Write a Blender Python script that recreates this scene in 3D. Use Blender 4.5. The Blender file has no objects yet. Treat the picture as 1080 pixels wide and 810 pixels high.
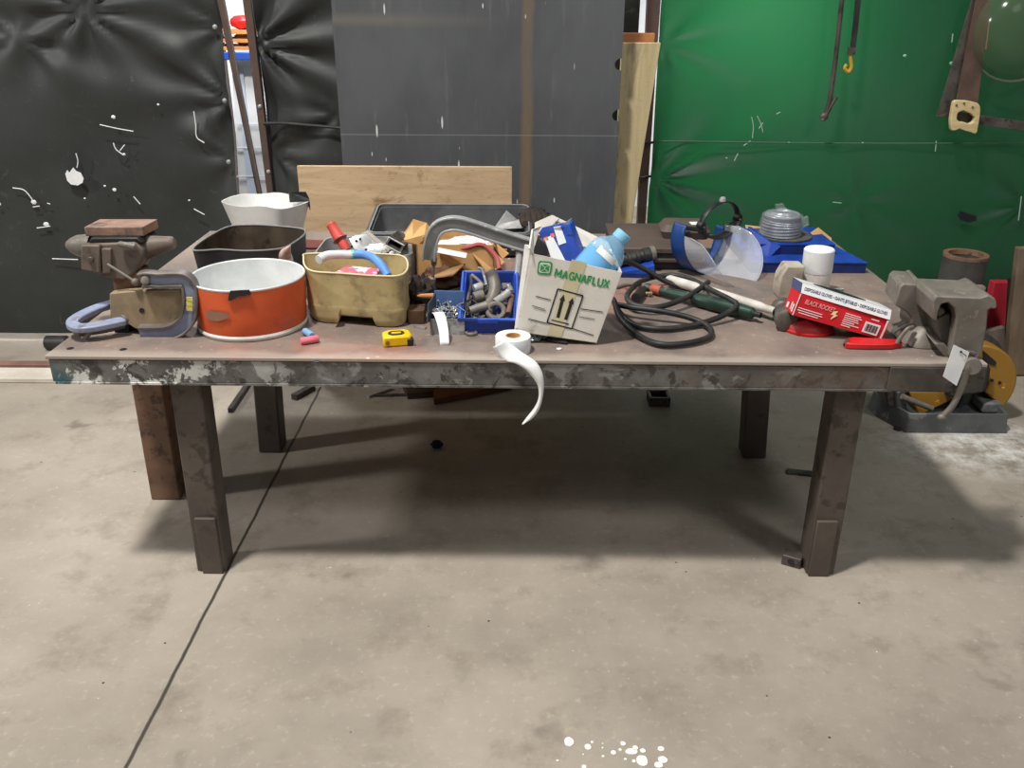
AMB, PA, PB, PC, PG, EXPO = .10, 540, 150, 40, 11, 0.0
import bpy, bmesh, math, random
from mathutils import Vector, Matrix, noise
R = math.radians
random.seed(7)
C = bpy.context.scene.collection
V = Vector

# ------------------------------------------------------------------ camera
F_PX, PITCH, ROLL, CAM_H = 927.0, R(23.9), R(0.3), 1.641
CAM = V((0, 0, CAM_H))
_fw = V((0, math.cos(PITCH), -math.sin(PITCH)))
_r0 = V((1, 0, 0)); _u0 = V((0, math.sin(PITCH), math.cos(PITCH)))
_rt = _r0 * math.cos(ROLL) + _u0 * math.sin(ROLL)
_up = -_r0 * math.sin(ROLL) + _u0 * math.cos(ROLL)
cd = bpy.data.cameras.new('camera'); cam = bpy.data.objects.new('camera', cd); C.objects.link(cam)
cd.sensor_width = 36; cd.lens = 36 * F_PX / 1080; cd.clip_start = .05
m3 = Matrix((_rt, _up, -_fw)).transposed()
cam.matrix_world = Matrix.Translation(CAM) @ m3.to_4x4()
bpy.context.scene.camera = cam
TZ = 0.736                                     # height of the table top

def ray(px, py):
    return _fw * F_PX + _rt * (px - 540) + _up * (405 - py)
def at(px, py, z=TZ):                          # photo point -> point on the level plane z
    d = ray(px, py); return CAM + d * ((z - CAM_H) / d.z)
def on(px, py, y):                             # photo point -> point on the upright plane at distance y
    d = ray(px, py); return CAM + d * (y / d.y)

# ------------------------------------------------------------------ mesh builder
def spline(pts, k=6, closed=False):
    pts = [V(p) for p in pts]; n = len(pts); out = []
    rng = n if closed else n - 1
    for i in range(rng):
        if closed:
            a, b, c, d = pts[(i-1) % n], pts[i], pts[(i+1) % n], pts[(i+2) % n]
        else:
            a = pts[i-1] if i else pts[0]*2 - pts[1]; b = pts[i]; c = pts[i+1]
            d = pts[i+2] if i + 2 < n else pts[n-1]*2 - pts[n-2]
        for j in range(k):
            t = j / k
            out.append(0.5 * ((2*b) + (c-a)*t + (2*a-5*b+4*c-d)*t*t + (3*b-a-3*c+d)*t*t*t))
    if not closed: out.append(pts[-1])
    return out

def rrect(w, d, r, z, n=6, ox=0, oy=0):
    r = min(r, w/2 - 1e-4, d/2 - 1e-4); out = []
    for cx, cy, a0 in ((w/2-r, d/2-r, 0), (-w/2+r, d/2-r, 90), (-w/2+r, -d/2+r, 180), (w/2-r, -d/2+r, 270)):
        for i in range(n + 1):
            a = R(a0 + 90*i/n); out.append(V((cx + r*math.cos(a) + ox, cy + r*math.sin(a) + oy, z)))
    return out
def ring(r, z, n=32, ry=None, ox=0, oy=0):
    ry = r if ry is None else ry
    return [V((ox + r*math.cos(2*math.pi*i/n), oy + ry*math.sin(2*math.pi*i/n), z)) for i in range(n)]

class MB:
    def __init__(s): s.v = []; s.f = []
    def add(s, vs, fs, M=None):
        o = len(s.v)
        s.v += [(M @ V(p)) if M is not None else V(p) for p in vs]
        s.f += [[i + o for i in f] for f in fs]; return s
    def hexa(s, p, M=None):                    # 4 bottom points ccw, 4 top points
        return s.add(p, [(3,2,1,0), (4,5,6,7), (0,1,5,4), (1,2,6,5), (2,3,7,6), (3,0,4,7)], M)
    def box(s, c, d, M=None):
        x, y, z = c; a, b, e = d[0]/2, d[1]/2, d[2]/2
        return s.hexa([(x-a,y-b,z-e),(x+a,y-b,z-e),(x+a,y+b,z-e),(x-a,y+b,z-e),(x-a,y-b,z+e),(x+a,y-b,z+e),(x+a,y+b,z+e),(x-a,y+b,z+e)], M)
    def loft(s, loops, cap0=True, cap1=True, M=None, closed=False):
        n = len(loops[0]); vs = [p for l in loops for p in l]; fs = []
        m = len(loops)
        for i in range(m if closed else m - 1):
            a, b = i*n, ((i+1) % m)*n
            for j in range(n):
                k = (j+1) % n; fs.append((a+j, a+k, b+k, b+j))
        if not closed:
            if cap0: fs.append(tuple(reversed(range(n))))
            if cap1: fs.append(tuple(range((m-1)*n, m*n)))
        return s.add(vs, fs, M)
    def lathe(s, prof, n=32, M=None, cap0=True, cap1=True):
        return s.loft([ring(max(r, 1e-4), z, n) for r, z in prof], cap0, cap1, M)
    def cyl(s, p0, p1, r0, r1=None, n=20, caps=True):
        p0, p1 = V(p0), V(p1); r1 = r0 if r1 is None else r1
        M = Matrix.Translation(p0) @ (p1-p0).to_track_quat('Z', 'Y').to_matrix().to_4x4()
        L = (p1-p0).length
        return s.loft([ring(r0, 0, n), ring(r1, L, n)], caps, caps, M)
    def rod(s, p0, p1, prof, n=20):            # prof: (fraction along, radius)
        p0, p1 = V(p0), V(p1); L = (p1-p0).length
        M = Matrix.Translation(p0) @ (p1-p0).to_track_quat('Z', 'Y').to_matrix().to_4x4()
        return s.lathe([(r, t*L) for t, r in prof], n, M)
    def tube(s, pts, r, n=8, k=6, closed=False, smooth=True):
        p = spline(pts, k, closed) if smooth else [V(q) for q in pts]
        m = len(p); loops = []; nrm = None
        for i in range(m):
            t = (p[(i+1) % m] - p[i-1]) if closed else (p[min(i+1, m-1)] - p[max(i-1, 0)])
            t.normalize()
            if nrm is None:
                nrm = t.orthogonal().normalized()
            nrm = (nrm - t * nrm.dot(t)).normalized(); b = t.cross(nrm)
            rr = r if not isinstance(r, (list, tuple)) else r[0] + (r[1]-r[0]) * i/(m-1)
            loops.append([p[i] + nrm*rr*math.cos(2*math.pi*j/n) + b*rr*math.sin(2*math.pi*j/n) for j in range(n)])
        return s.loft(loops, not closed, not closed, None, closed)
    def bar(s, pts, w, t, nrm, k=6, smooth=True):   # flat bar swept along pts; w across in plane, t along nrm
        p = spline(pts, k) if smooth else [V(q) for q in pts]
        nrm = V(nrm).normalized(); m = len(p); loops = []
        for i in range(m):
            T = (p[min(i+1, m-1)] - p[max(i-1, 0)]).normalized(); b = T.cross(nrm).normalized()
            ww = w if not isinstance(w, (list, tuple)) else w[0] + (w[1]-w[0]) * i/(m-1)
            loops.append([p[i]-b*ww/2-nrm*t/2, p[i]+b*ww/2-nrm*t/2, p[i]+b*ww/2+nrm*t/2, p[i]-b*ww/2+nrm*t/2])
        return s.loft(loops)
    def prism(s, poly, a, b, M=None):          # poly in x,z ; extruded along y from a to b
        l0 = [V((x, a, z)) for x, z in poly]; l1 = [V((x, b, z)) for x, z in poly]
        return s.loft([l0, l1], True, True, M)
    def grid(s, fn, nu, nv):
        vs = [fn(i/nu, j/nv) for j in range(nv+1) for i in range(nu+1)]
        fs = [(j*(nu+1)+i, j*(nu+1)+i+1, (j+1)*(nu+1)+i+1, (j+1)*(nu+1)+i) for j in range(nv) for i in range(nu)]
        return s.add(vs, fs)
    def blob(s, c, d, amp=.2, freq=3.0, nu=24, nv=14, seed=0, M=None):
        vs = []; fs = []
        for j in range(nv+1):
            th = math.pi * j / nv
            for i in range(nu):
                ph = 2*math.pi*i/nu
                u = V((math.sin(th)*math.cos(ph), math.sin(th)*math.sin(ph), math.cos(th)))
                q = 1 + amp * noise.noise(u*freq + V((seed*7.3, seed*3.1, 0)))
                vs.append(V((c[0]+u.x*d[0]/2*q, c[1]+u.y*d[1]/2*q, c[2]+u.z*d[2]/2*q)))
        for j in range(nv):
            for i in range(nu):
                k = (i+1) % nu; fs.append((j*nu+i, (j+1)*nu+i, (j+1)*nu+k, j*nu+k))
        return s.add(vs, fs, M)
    def build(s, name, mat, parent=None, bevel=0, smooth=True, angle=40, solid=0, seg=2):
        me = bpy.data.meshes.new(name)
        me.from_pydata([tuple(p) for p in s.v], [], s.f)
        bm = bmesh.new(); bm.from_mesh(me)
        bmesh.ops.remove_doubles(bm, verts=bm.verts, dist=1e-5)
        bmesh.ops.recalc_face_normals(bm, faces=bm.faces); bm.to_mesh(me); bm.free()
        me.materials.append(mat)
        if smooth:
            me.shade_smooth(); me.set_sharp_from_angle(angle=R(angle))
        o = bpy.data.objects.new(name, me); C.objects.link(o)
        if parent: o.parent = parent
        if solid:
            md = o.modifiers.new('solid', 'SOLIDIFY'); md.thickness = solid; md.offset = 0
        if bevel:
            md = o.modifiers.new('bevel', 'BEVEL'); md.width = bevel; md.segments = seg; md.limit_method = 'ANGLE'; md.angle_limit = R(35)
        return o

def tag(o, label, cat, group=None, kind=None):
    o['label'] = label; o['category'] = cat
    if group: o['group'] = group
    if kind: o['kind'] = kind
    return o
def thing(name, label, cat, loc=(0,0,0), rot=(0,0,0), group=None):
    o = bpy.data.objects.new(name, None); C.objects.link(o)
    o.location = loc; o.rotation_euler = rot; o.empty_display_size = .05
    return tag(o, label, cat, group)
def struct(o): o['kind'] = 'structure'; return o
def copy_tree(o, parent=None):
    c = o.copy(); C.objects.link(c)
    if parent: c.parent = parent
    for ch in list(o.children): copy_tree(ch, c)
    return c
def text(name, body, size, mat, parent, M, align='LEFT', shear=0, ext=.0004, sx=1.0, bold=0):
    cu = bpy.data.curves.new('t', 'FONT'); cu.body = body; cu.size = size; cu.align_x = align; cu.align_y = 'CENTER'
    cu.extrude = ext; cu.shear = shear; cu.offset = bold
    t = bpy.data.objects.new('t', cu); C.objects.link(t)
    dg = bpy.context.evaluated_depsgraph_get(); dg.update()
    me = bpy.data.meshes.new_from_object(t.evaluated_get(dg)); bpy.data.objects.remove(t)
    me.transform(M @ Matrix.Diagonal((sx, 1, 1, 1))); me.materials.clear(); me.materials.append(mat)
    o = bpy.data.objects.new(name, me); C.objects.link(o); o.parent = parent
    return o

# ------------------------------------------------------------------ materials
def lin(c):
    return tuple((x/255/12.92 if x/255 <= .04045 else ((x/255+.055)/1.055)**2.4) for x in c) + (1,)
class NT:
    def __init__(s, name):
        s.m = bpy.data.materials.new(name); s.m.use_nodes = True
        s.t = s.m.node_tree; s.b = s.t.nodes['Principled BSDF']; s.out = s.t.nodes['Material Output']
        s.co = s.n('ShaderNodeTexCoord').outputs['Object']
    def n(s, ty, **kw):
        x = s.t.nodes.new(ty)
        for k, v in kw.items(): setattr(x, k, v)
        return x
    def l(s, a, b): s.t.links.new(a, b)
    def noise(s, scale, detail=6, rough=.6, dist=0, stretch=None):
        x = s.n('ShaderNodeTexNoise'); x.inputs['Scale'].default_value = scale; x.inputs['Detail'].default_value = detail
        x.inputs['Roughness'].default_value = rough; x.inputs['Distortion'].default_value = dist
        if stretch:
            mp = s.n('ShaderNodeMapping'); mp.inputs['Scale'].default_value = stretch; s.l(s.co, mp.inputs[0]); s.l(mp.outputs[0], x.inputs['Vector'])
        else: s.l(s.co, x.inputs['Vector'])
        return x.outputs['Fac']
    def ramp(s, fac, lo, hi):
        x = s.n('ShaderNodeMapRange'); x.inputs[1].default_value = lo; x.inputs[2].default_value = hi; x.clamp = True
        s.l(fac, x.inputs[0]); return x.outputs[0]
    def mix(s, fac, a, b):
        x = s.n('ShaderNodeMix', data_type='RGBA')
        if isinstance(fac, (int, float)): x.inputs[0].default_value = fac
        else: s.l(fac, x.inputs[0])
        for v, i in ((a, 6), (b, 7)):
            if isinstance(v, tuple): x.inputs[i].default_value = v
            else: s.l(v, x.inputs[i])
        return x.outputs[2]
    def math(s, op, a, b=None):
        x = s.n('ShaderNodeMath', operation=op)
        for i, v in enumerate((a, b)):
            if v is None: continue
            if isinstance(v, (int, float)): x.inputs[i].default_value = v
            else: s.l(v, x.inputs[i])
        return x.outputs[0]
    def bump(s, fac, strength, dist=.01):
        x = s.n('ShaderNodeBump'); x.inputs['Strength'].default_value = strength; x.inputs['Distance'].default_value = dist
        s.l(fac, x.inputs['Height']); s.l(x.outputs[0], s.b.inputs['Normal'])
    def voro(s, scale, stretch=None):
        x = s.n('ShaderNodeTexVoronoi'); x.inputs['Scale'].default_value = scale
        if stretch:
            mp = s.n('ShaderNodeMapping'); mp.inputs['Scale'].default_value = stretch; s.l(s.co, mp.inputs[0]); s.l(mp.outputs[0], x.inputs['Vector'])
        else: s.l(s.co, x.inputs['Vector'])
        return x.outputs['Distance']
    def specks(s, scale, size, stretch=None, keep=.5):
        d = s.voro(scale, stretch); f = s.ramp(d, size, size*.7)
        k = s.ramp(s.noise(scale*.13, 2), keep, keep+.02)
        return s.math('MULTIPLY', f, k)

def mat(name, c1, c2=None, scale=8, lo=.4, hi=.62, c3=None, scale3=20, lo3=.55, hi3=.62, rough=.6, metal=0, bump=0, bscale=40, stretch=None, spec=None, trans=0, alpha=1, ior=1.45, emit=0):
    s = NT(name); col = lin(c1)
    if c2: col = s.mix(s.ramp(s.noise(scale, stretch=stretch), lo, hi), lin(c1), lin(c2))
    if c3: col = s.mix(s.ramp(s.noise(scale3, 8, .65), lo3, hi3), col, lin(c3))
    if isinstance(col, tuple): s.b.inputs['Base Color'].default_value = col
    else: s.l(col, s.b.inputs['Base Color'])
    s.b.inputs['Roughness'].default_value = rough; s.b.inputs['Metallic'].default_value = metal
    s.b.inputs['IOR'].default_value = ior
    if trans: s.b.inputs['Transmission Weight'].default_value = trans
    if alpha < 1: s.b.inputs['Alpha'].default_value = alpha
    if spec is not None: s.b.inputs['Specular IOR Level'].default_value = spec
    if bump: s.bump(s.noise(bscale, 6), bump, .004)
    return s.m
# ---- special surfaces
def floor_mat():
    s = NT('concrete')
    a = s.mix(s.ramp(s.noise(1.1, 8, .62), .35, .68), lin((140,131,119)), lin((173,163,150)))
    a = s.mix(s.ramp(s.noise(5, 8, .7), .52, .75), a, lin((128,118,105)))
    a = s.mix(s.math('MULTIPLY', s.ramp(s.noise(38, 6, .7), .56, .72), .4), a, lin((196,188,172)))
    a = s.mix(s.math('MULTIPLY', s.ramp(s.noise(2.6, 3, .5, 1.2), .66, .74), .6), a, lin((88,80,70)))
    a = s.mix(s.specks(14, .06, None, .52), a, lin((60,55,48)))
    a = s.mix(s.specks(24, .06, None, .56), a, lin((196,190,178)))
    a = s.mix(s.specks(9, .03, None, .54), a, lin((210,206,196)))
    # saw-cut joint running away from the front of the table
    p, q = at(135, 805, 0), at(335, 415, 0); d = (q - p).normalized(); nx, ny = -d.y, d.x; c = nx*p.x + ny*p.y
    sep = s.n('ShaderNodeSeparateXYZ'); s.l(s.co, sep.inputs[0])
    e = s.math('ADD', s.math('MULTIPLY', sep.outputs[0], nx), s.math('MULTIPLY', sep.outputs[1], ny))
    e = s.math('ADD', e, s.math('MULTIPLY', s.math('SUBTRACT', s.noise(6, 4), .5), .012))
    e = s.math('ABSOLUTE', s.math('SUBTRACT', e, c))
    a = s.mix(s.ramp(e, .007, .003), a, lin((62,56,48)))
    # pale grinding dust around the chop saw
    g = at(1035, 470, 0)
    dx = s.math('SUBTRACT', sep.outputs[0], g.x); dy = s.math('SUBTRACT', sep.outputs[1], g.y)
    r2 = s.math('ADD', s.math('MULTIPLY', dx, dx), s.math('MULTIPLY', s.math('MULTIPLY', dy, dy), 2.2))
    a = s.mix(s.math('MULTIPLY', s.ramp(r2, .22, .0), s.ramp(s.noise(9, 8, .75), .42, .62)), a, lin((222,220,214)))
    s.l(a, s.b.inputs['Base Color']); s.b.inputs['Roughness'].default_value = .62
    s.bump(s.noise(30, 8, .7), .18, .004); return s.m
def top_mat():
    s = NT('worn_steel_top')
    a = s.mix(s.ramp(s.noise(3.2, 8, .6), .38, .64), lin((112,101,95)), lin((142,125,114)))
    a = s.mix(s.ramp(s.noise(2.1, 6, .6, .6), .52, .68), a, lin((158,106,88)))
    a = s.mix(s.ramp(s.noise(7, 8, .7), .55, .72), a, lin((100,94,91)))
    a = s.mix(s.ramp(s.noise(45, 6, .7), .6, .72), a, lin((176,160,146)))
    a = s.mix(s.specks(16, .1, None, .55), a, lin((206,200,192)))
    # rubbed bright band along the front edge
    sep = s.n('ShaderNodeSeparateXYZ'); s.l(s.co, sep.inputs[0])
    e = s.math('ADD', sep.outputs[1], s.math('MULTIPLY', s.math('SUBTRACT', s.noise(5, 6), .5), .12))
    a = s.mix(s.math('MULTIPLY', s.ramp(e, .055, .02), .5), a, lin((178,168,156)))
    s.l(a, s.b.inputs['Base Color']); s.b.inputs['Roughness'].default_value = .55
    s.bump(s.noise(60, 6), .12, .003); return s.m
def apron_mat():
    s = NT('peeling_paint')
    sep = s.n('ShaderNodeSeparateXYZ'); s.l(s.co, sep.inputs[0])
    a = s.mix(s.ramp(s.noise(6, 8, .65), .4, .6), lin((84,81,78)), lin((116,114,110)))
    a = s.mix(s.ramp(s.noise(16, 8, .7, .8), .52, .58), a, lin((62,58,56)))
    a = s.mix(s.ramp(s.noise(11, 8, .65, .5, (1,1,1.6)), .57, .60), a, lin((132,131,128)))
    # rustier towards the right end
    rust = s.math('MULTIPLY', s.ramp(sep.outputs[0], .0, .9), s.ramp(s.noise(5, 6, .6), .42, .58))
    a = s.mix(s.math('MULTIPLY', rust, .75), a, lin((94,76,64)))
    # white flakes and a little old teal on the left end
    w = s.math('MULTIPLY', s.ramp(sep.outputs[0], -.45, -1.0), s.ramp(s.noise(13, 8, .7, .6), .54, .57))
    a = s.mix(w, a, lin((214,214,208)))
    tl = s.math('MULTIPLY', s.ramp(sep.outputs[0], -1.18, -1.27), s.ramp(s.noise(9, 4), .4, .55))
    a = s.mix(tl, a, lin((46,92,100)))
    w2 = s.math('MULTIPLY', s.ramp(s.noise(2.2, 4), .5, .6), s.ramp(s.noise(30, 8, .7), .60, .63))
    a = s.mix(w2, a, lin((190,188,180)))
    s.l(a, s.b.inputs['Base Color']); s.b.inputs['Roughness'].default_value = .5
    s.bump(s.noise(16, 8, .7), .5, .004); return s.m
def board_mat():
    s = NT('grey_phenolic_board')
    sep = s.n('ShaderNodeSeparateXYZ'); s.l(s.co, sep.inputs[0])
    a = s.mix(s.ramp(s.noise(2.2, 7, .6, 0, (1,1,.5)), .35, .65), lin((66,68,72)), lin((86,88,91)))
    a = s.mix(s.ramp(s.noise(22, 6, .7, 0, (1,1,.12)), .56, .72), a, lin((98,100,103)))
    xs = on(556, 60, 4.0).x
    e = s.math('ABSOLUTE', s.math('SUBTRACT', s.math('ADD', sep.outputs[0], s.math('MULTIPLY', s.math('SUBTRACT', s.noise(3, 4), .5), .05)), xs))
    a = s.mix(s.math('MULTIPLY', s.ramp(e, .032, .012), s.ramp(s.noise(4, 6, .7, 0, (1,1,.3)), .25, .6)), a, lin((116,98,76)))
    zb = on(400, 21, 4.0).z
    e2 = s.math('ABSOLUTE', s.math('SUBTRACT', sep.outputs[2], zb))
    a = s.mix(s.math('MULTIPLY', s.math('MULTIPLY', s.ramp(e2, .035, .0), s.ramp(sep.outputs[0], .0, -.6)), .6), a, lin((112,108,96)))
    a = s.mix(s.specks(7, .085, (2.6,1,.4), .50), a, lin((205,206,204)))
    a = s.mix(s.specks(13, .10, (2.2,1,.6), .55), a, lin((190,192,190)))
    zs = on(400, 142, 4.0).z
    e3 = s.math('ABSOLUTE', s.math('SUBTRACT', sep.outputs[2], zs)); a = s.mix(s.math('MULTIPLY', s.ramp(e3, .003, .001), .4), a, lin((150,150,150)))
    s.l(a, s.b.inputs['Base Color']); s.b.inputs['Roughness'].default_value = .5
    s.bump(s.noise(25, 5), .05, .004); return s.m
def ply_mat(name, c1, c2, c3, st=(.6,1,5), dark=None):
    s = NT(name)
    a = s.mix(s.ramp(s.noise(5, 8, .6, .8, st), .35, .65), lin(c1), lin(c2))
    a = s.mix(s.ramp(s.noise(2.4, 6, .7, 1.6, (1,1,1.5)), .58, .68), a, lin(c3))
    a = s.mix(s.ramp(s.noise(60, 4, .6, 0, (.4,1,4)), .6, .75), a, lin(c3))
    if dark: a = s.mix(s.ramp(s.noise(3.4, 5, .6, .3, (2.2,1,.5)), .52, .66), a, lin(dark))
    s.l(a, s.b.inputs['Base Color']); s.b.inputs['Roughness'].default_value = .7; return s.m
def curtain_mat(name, c1, c2, scratch, trans=0, rough=.45, tcol=None):
    s = NT(name)
    a = s.mix(s.ramp(s.noise(1.4, 6, .6), .38, .65), lin(c1), lin(c2))
    a = s.mix(s.specks(5.5, .03, (1,1,.5), .54), a, lin(scratch))
    a = s.mix(s.math('MULTIPLY', s.ramp(s.noise(14, 6, .75, 1.5), .6, .75), .25), a, lin(scratch))
    s.l(a, s.b.inputs['Base Color']); s.b.inputs['Roughness'].default_value = rough
    s.bump(s.noise(40, 5), .06, .003)
    if trans:
        a2 = s.mix(s.ramp(s.noise(.9, 5, .6), .42, .66), a, lin((44,56,50))); s.l(a2, s.b.inputs['Base Color'])
        t = s.n('ShaderNodeBsdfTranslucent'); t.inputs[0].default_value = lin(tcol)
        mx = s.n('ShaderNodeMixShader'); mx.inputs[0].default_value = trans
        s.l(s.b.outputs[0], mx.inputs[1]); s.l(t.outputs[0], mx.inputs[2]); s.l(mx.outputs[0], s.out.inputs[0])
    return s.m

ANVIL = mat('worn_anvil_steel', (116,104,95), (98,86,78), 12, c3=(74,66,60), scale3=12, rough=.55, metal=.1, bump=.15)
FLOOR = floor_mat(); TOP = top_mat(); APRON = apron_mat(); BOARD = board_mat()
PLY = ply_mat('plywood', (184,156,122), (204,178,142), (142,108,76))
PLANK = ply_mat('stained_plank', (188,170,128), (204,188,146), (150,130,92), (5,1,.6), (70,66,60))
CARD = mat('cardboard', (190,146,92), (206,164,110), 6, rough=.8)
CARD_SHADE = mat('cardboard_shade', (150,114,74), (128,98,68), 8, rough=.85)  # darker cardboard copy, shade of the front flap put into its colour
BLACKCUR = curtain_mat('black_vinyl', (37,40,39), (52,55,54), (128,130,128), .0, .55)
GREENCUR = curtain_mat('green_vinyl', (18,48,34), (26,58,42), (80,108,90), .35, .5, (40,120,72))
WHITE = mat('white_plastic', (226,228,228), (206,208,206), 9, rough=.5)
OFFWHITE = mat('scuffed_white', (222,220,214), (196,190,180), 7, .45, .6, (140,130,116), 26, .62, .7, rough=.55)
PAPER = mat('paper', (232,232,230), (218,220,222), 12, rough=.8)
BLACK = mat('black_plastic', (26,27,29), (40,41,43), 12, rough=.45)
RUBBER = mat('black_rubber', (34,34,35), (52,51,50), 14, rough=.5)
DARKSTEEL = mat('dark_steel', (74,69,65), (94,86,80), 12, c3=(56,51,48), rough=.45, metal=.2, bump=.15)
RUST = mat('rusty_steel', (124,94,74), (100,76,62), 9, c3=(72,56,48), scale3=18, rough=.65, bump=.2)
RUSTPLATE = mat('rust_plate', (158,124,104), (130,104,92), 14, c3=(84,74,70), scale3=10, lo3=.5, hi3=.6, rough=.6, bump=.15)
GREYMETAL = mat('grey_cast_metal', (128,121,112), (106,101,94), 12, c3=(156,150,140), scale3=24, lo3=.6, hi3=.7, rough=.5, metal=.15, bump=.12)
ALU = mat('aluminium', (168,169,168), (146,147,146), 14, c3=(192,194,194), scale3=20, lo3=.6, rough=.4, metal=.2, bump=.05)
CHROME = mat('bright_metal', (190,190,188), (150,150,148), 20, rough=.3, metal=.5)
LEGM = mat('leg_paint', (78,70,64), (94,85,77), 7, c3=(64,56,50), scale3=14, rough=.5)
ORANGE = mat('orange_paint', (222,98,50), (208,86,44), 6, c3=(140,96,80), scale3=11, lo3=.60, hi3=.74, rough=.4)
DRUMIN = mat('drum_lining', (224,226,226), (206,208,206), 9, c3=(120,112,104), scale3=26, lo3=.66, hi3=.72, rough=.45)
TUBDARK = mat('charcoal_plastic', (44,46,50), (58,60,62), 8, rough=.5)
TUBIN = mat('oily_lining', (84,72,58), (62,52,42), 9, c3=(34,28,24), scale3=12, rough=.5)
BEIGE = mat('grimy_cream_plastic', (190,172,124), (170,152,108), 9, c3=(118,104,76), scale3=11, lo3=.54, hi3=.70, rough=.5, bump=.08)
BEIGEIN = mat('cream_inside', (176,156,116), (150,128,90), 9, c3=(110,84,60), scale3=12, rough=.6)
BLUECLAMP = mat('blue_clamp_paint', (126,134,164), (148,154,176), 14, c3=(112,112,112), scale3=16, lo3=.55, rough=.4)
CLAMPEDGE = mat('bare_cast_edge', (104,98,94), (128,122,116), 16, rough=.5, metal=.4)
STONE = mat('dirty_tan_steel', (158,138,108), (130,114,92), 12, c3=(92,80,70), scale3=8, lo3=.55, hi3=.66, rough=.6, bump=.1)
YELLOW = mat('yellow_plastic', (238,196,16), (226,182,12), 14, rough=.4)
SAWYEL = mat('yellow_guard_paint', (255,200,30), (250,188,26), 8, c3=(150,110,40), scale3=20, lo3=.66, rough=.45)
BLUEBIN = mat('blue_bin_plastic', (38,68,160), (32,58,138), 8, rough=.4)
BLUECARD = mat('blue_printed_card', (24,56,138), (30,72,168), 14, c3=(70,104,180), scale3=22, lo3=.63, hi3=.72, rough=.45)
NAVYCARD = mat('navy_card', (16,32,82), (22,44,104), 14, rough=.5)
LTBLUE = mat('light_blue_plastic', (96,150,214), (84,138,204), 12, rough=.5)
SHIELDBLUE = mat('blue_visor_plastic', (20,56,112), (26,64,126), 12, rough=.35)
RED = mat('red_plastic', (206,34,36), (192,28,32), 12, rough=.4)
REDDISC = mat('scuffed_red_guard', (170,44,46), (150,40,42), 12, c3=(110,60,56), scale3=24, rough=.5)
CORAL = mat('coral_handle', (214,84,76), (198,70,62), 12, rough=.5)
PINK = mat('pink_chalk', (226,124,138), (214,110,124), 16, rough=.9)
BLUECHALK = mat('blue_chalk', (132,178,222), (120,164,210), 16, rough=.9)
CARTON = mat('white_carton', (218,214,204), (204,198,187), 7, c3=(160,150,132), scale3=15, lo3=.6, hi3=.72, rough=.8)
TAPEYEL = mat('yellowed_tape', (206,197,164), (194,184,148), 10, rough=.6)
GREENINK = mat('green_ink', (36,142,80), rough=.7)
INK = mat('black_ink', (34,34,34), rough=.7)
WHITEINK = mat('white_ink', (238,226,226), rough=.7)
PINKINK = mat('pink_ink', (236,150,150), rough=.7)
BLUEINK = mat('slate_ink', (76,84,120), rough=.7)
ORANGEINK = mat('orange_ink', (232,120,60), rough=.7)
REDCARD = mat('red_printed_card', (214,34,46), (204,28,40), 10, rough=.5)
TOOLGREEN = mat('worn_green_paint', (48,72,60), (36,56,48), 16, c3=(104,100,92), scale3=18, lo3=.58, rough=.4, metal=.3)
PAINTWHITE = mat('white_painted_handle', (206,202,194), (180,174,164), 16, c3=(120,110,100), scale3=24, lo3=.62, rough=.6)
OLDBLOCK = mat('weathered_pale_block', (176,168,154), (150,140,126), 10, c3=(140,126,110), scale3=16, rough=.8, bump=.2)
BROWNCASE = mat('brown_case', (92,80,72), (78,68,62), 9, rough=.6)
SHEETBROWN = mat('brown_sheet_steel', (98,84,76), (84,74,68), 5, rough=.6, metal=.2)
DISC = mat('grinding_disc', (74,70,66), (92,88,82), 40, rough=.85)
WIRE = mat('galvanised_wire', (150,156,164), (120,126,134), 50, stretch=(1,1,12), rough=.35, metal=.5)
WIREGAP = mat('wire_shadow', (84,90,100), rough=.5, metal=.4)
SAWBLADE = mat('rusted_saw_blade', (106,84,74), (88,72,64), 12, rough=.55, metal=.3)
WOODH = mat('pale_wood_handle', (208,188,142), (190,168,122), 12, stretch=(1,1,4), rough=.6)
POST = mat('brown_post_paint', (96,78,70), (82,68,62), 6, rough=.5, metal=.2)
CORDORANGE = mat('orange_wood', (190,130,80), (170,112,66), 8, rough=.6)
BRIGHTWALL = mat('pale_wall', (226,228,232), (206,210,216), 2, rough=.8)
RAG = mat('dark_oily_rag', (58,46,40), (38,34,33), 10, rough=.9, bump=.4)
BROWNRAG = mat('brown_leather', (92,64,44), (70,50,38), 10, rough=.75, bump=.3)
GREYPLASTIC = mat('grey_plastic', (146,146,144), (118,118,116), 7, c3=(170,170,168), scale3=10, rough=.5)
DUSTYBLACK = mat('dusty_black_plastic', (56,57,58), (78,78,78), 7, c3=(100,100,98), scale3=12, lo3=.58, rough=.55)
FOAM = mat('case_lining', (60,62,64), (82,84,84), 6, rough=.8)
FOIL = mat('crumpled_foil', (196,200,204), (150,154,158), 30, rough=.25, metal=.8, bump=.5)
SAWBASE = mat('dark_saw_base', (76,79,79), (98,101,101), 6, c3=(120,120,118), scale3=10, lo3=.6, rough=.45, metal=.3)
DUSTY = mat('dusty_black_motor', (40,40,41), (58,57,55), 10, rough=.6)
CLEAR = mat('clear_visor', (232,236,244), rough=.06, trans=0, alpha=.25, spec=.6)
BAGCLEAR = mat('clear_film', (235,238,242), rough=.1, alpha=.13)
BOTTLECLR = mat('clear_bottle', (150,205,235), rough=.12, alpha=.42)
WATER = mat('blue_drink', (60,160,226), (70,172,234), 6, rough=.15)
CAPBLUE = mat('pale_blue_cap', (130,190,222), rough=.4)
GREENBAND = mat('green_band', (110,190,140), rough=.5)
FUNNELPINK = mat('pinkish_wrapper', (204,92,110), (230,220,224), 22, .48, .52, rough=.5)
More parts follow.
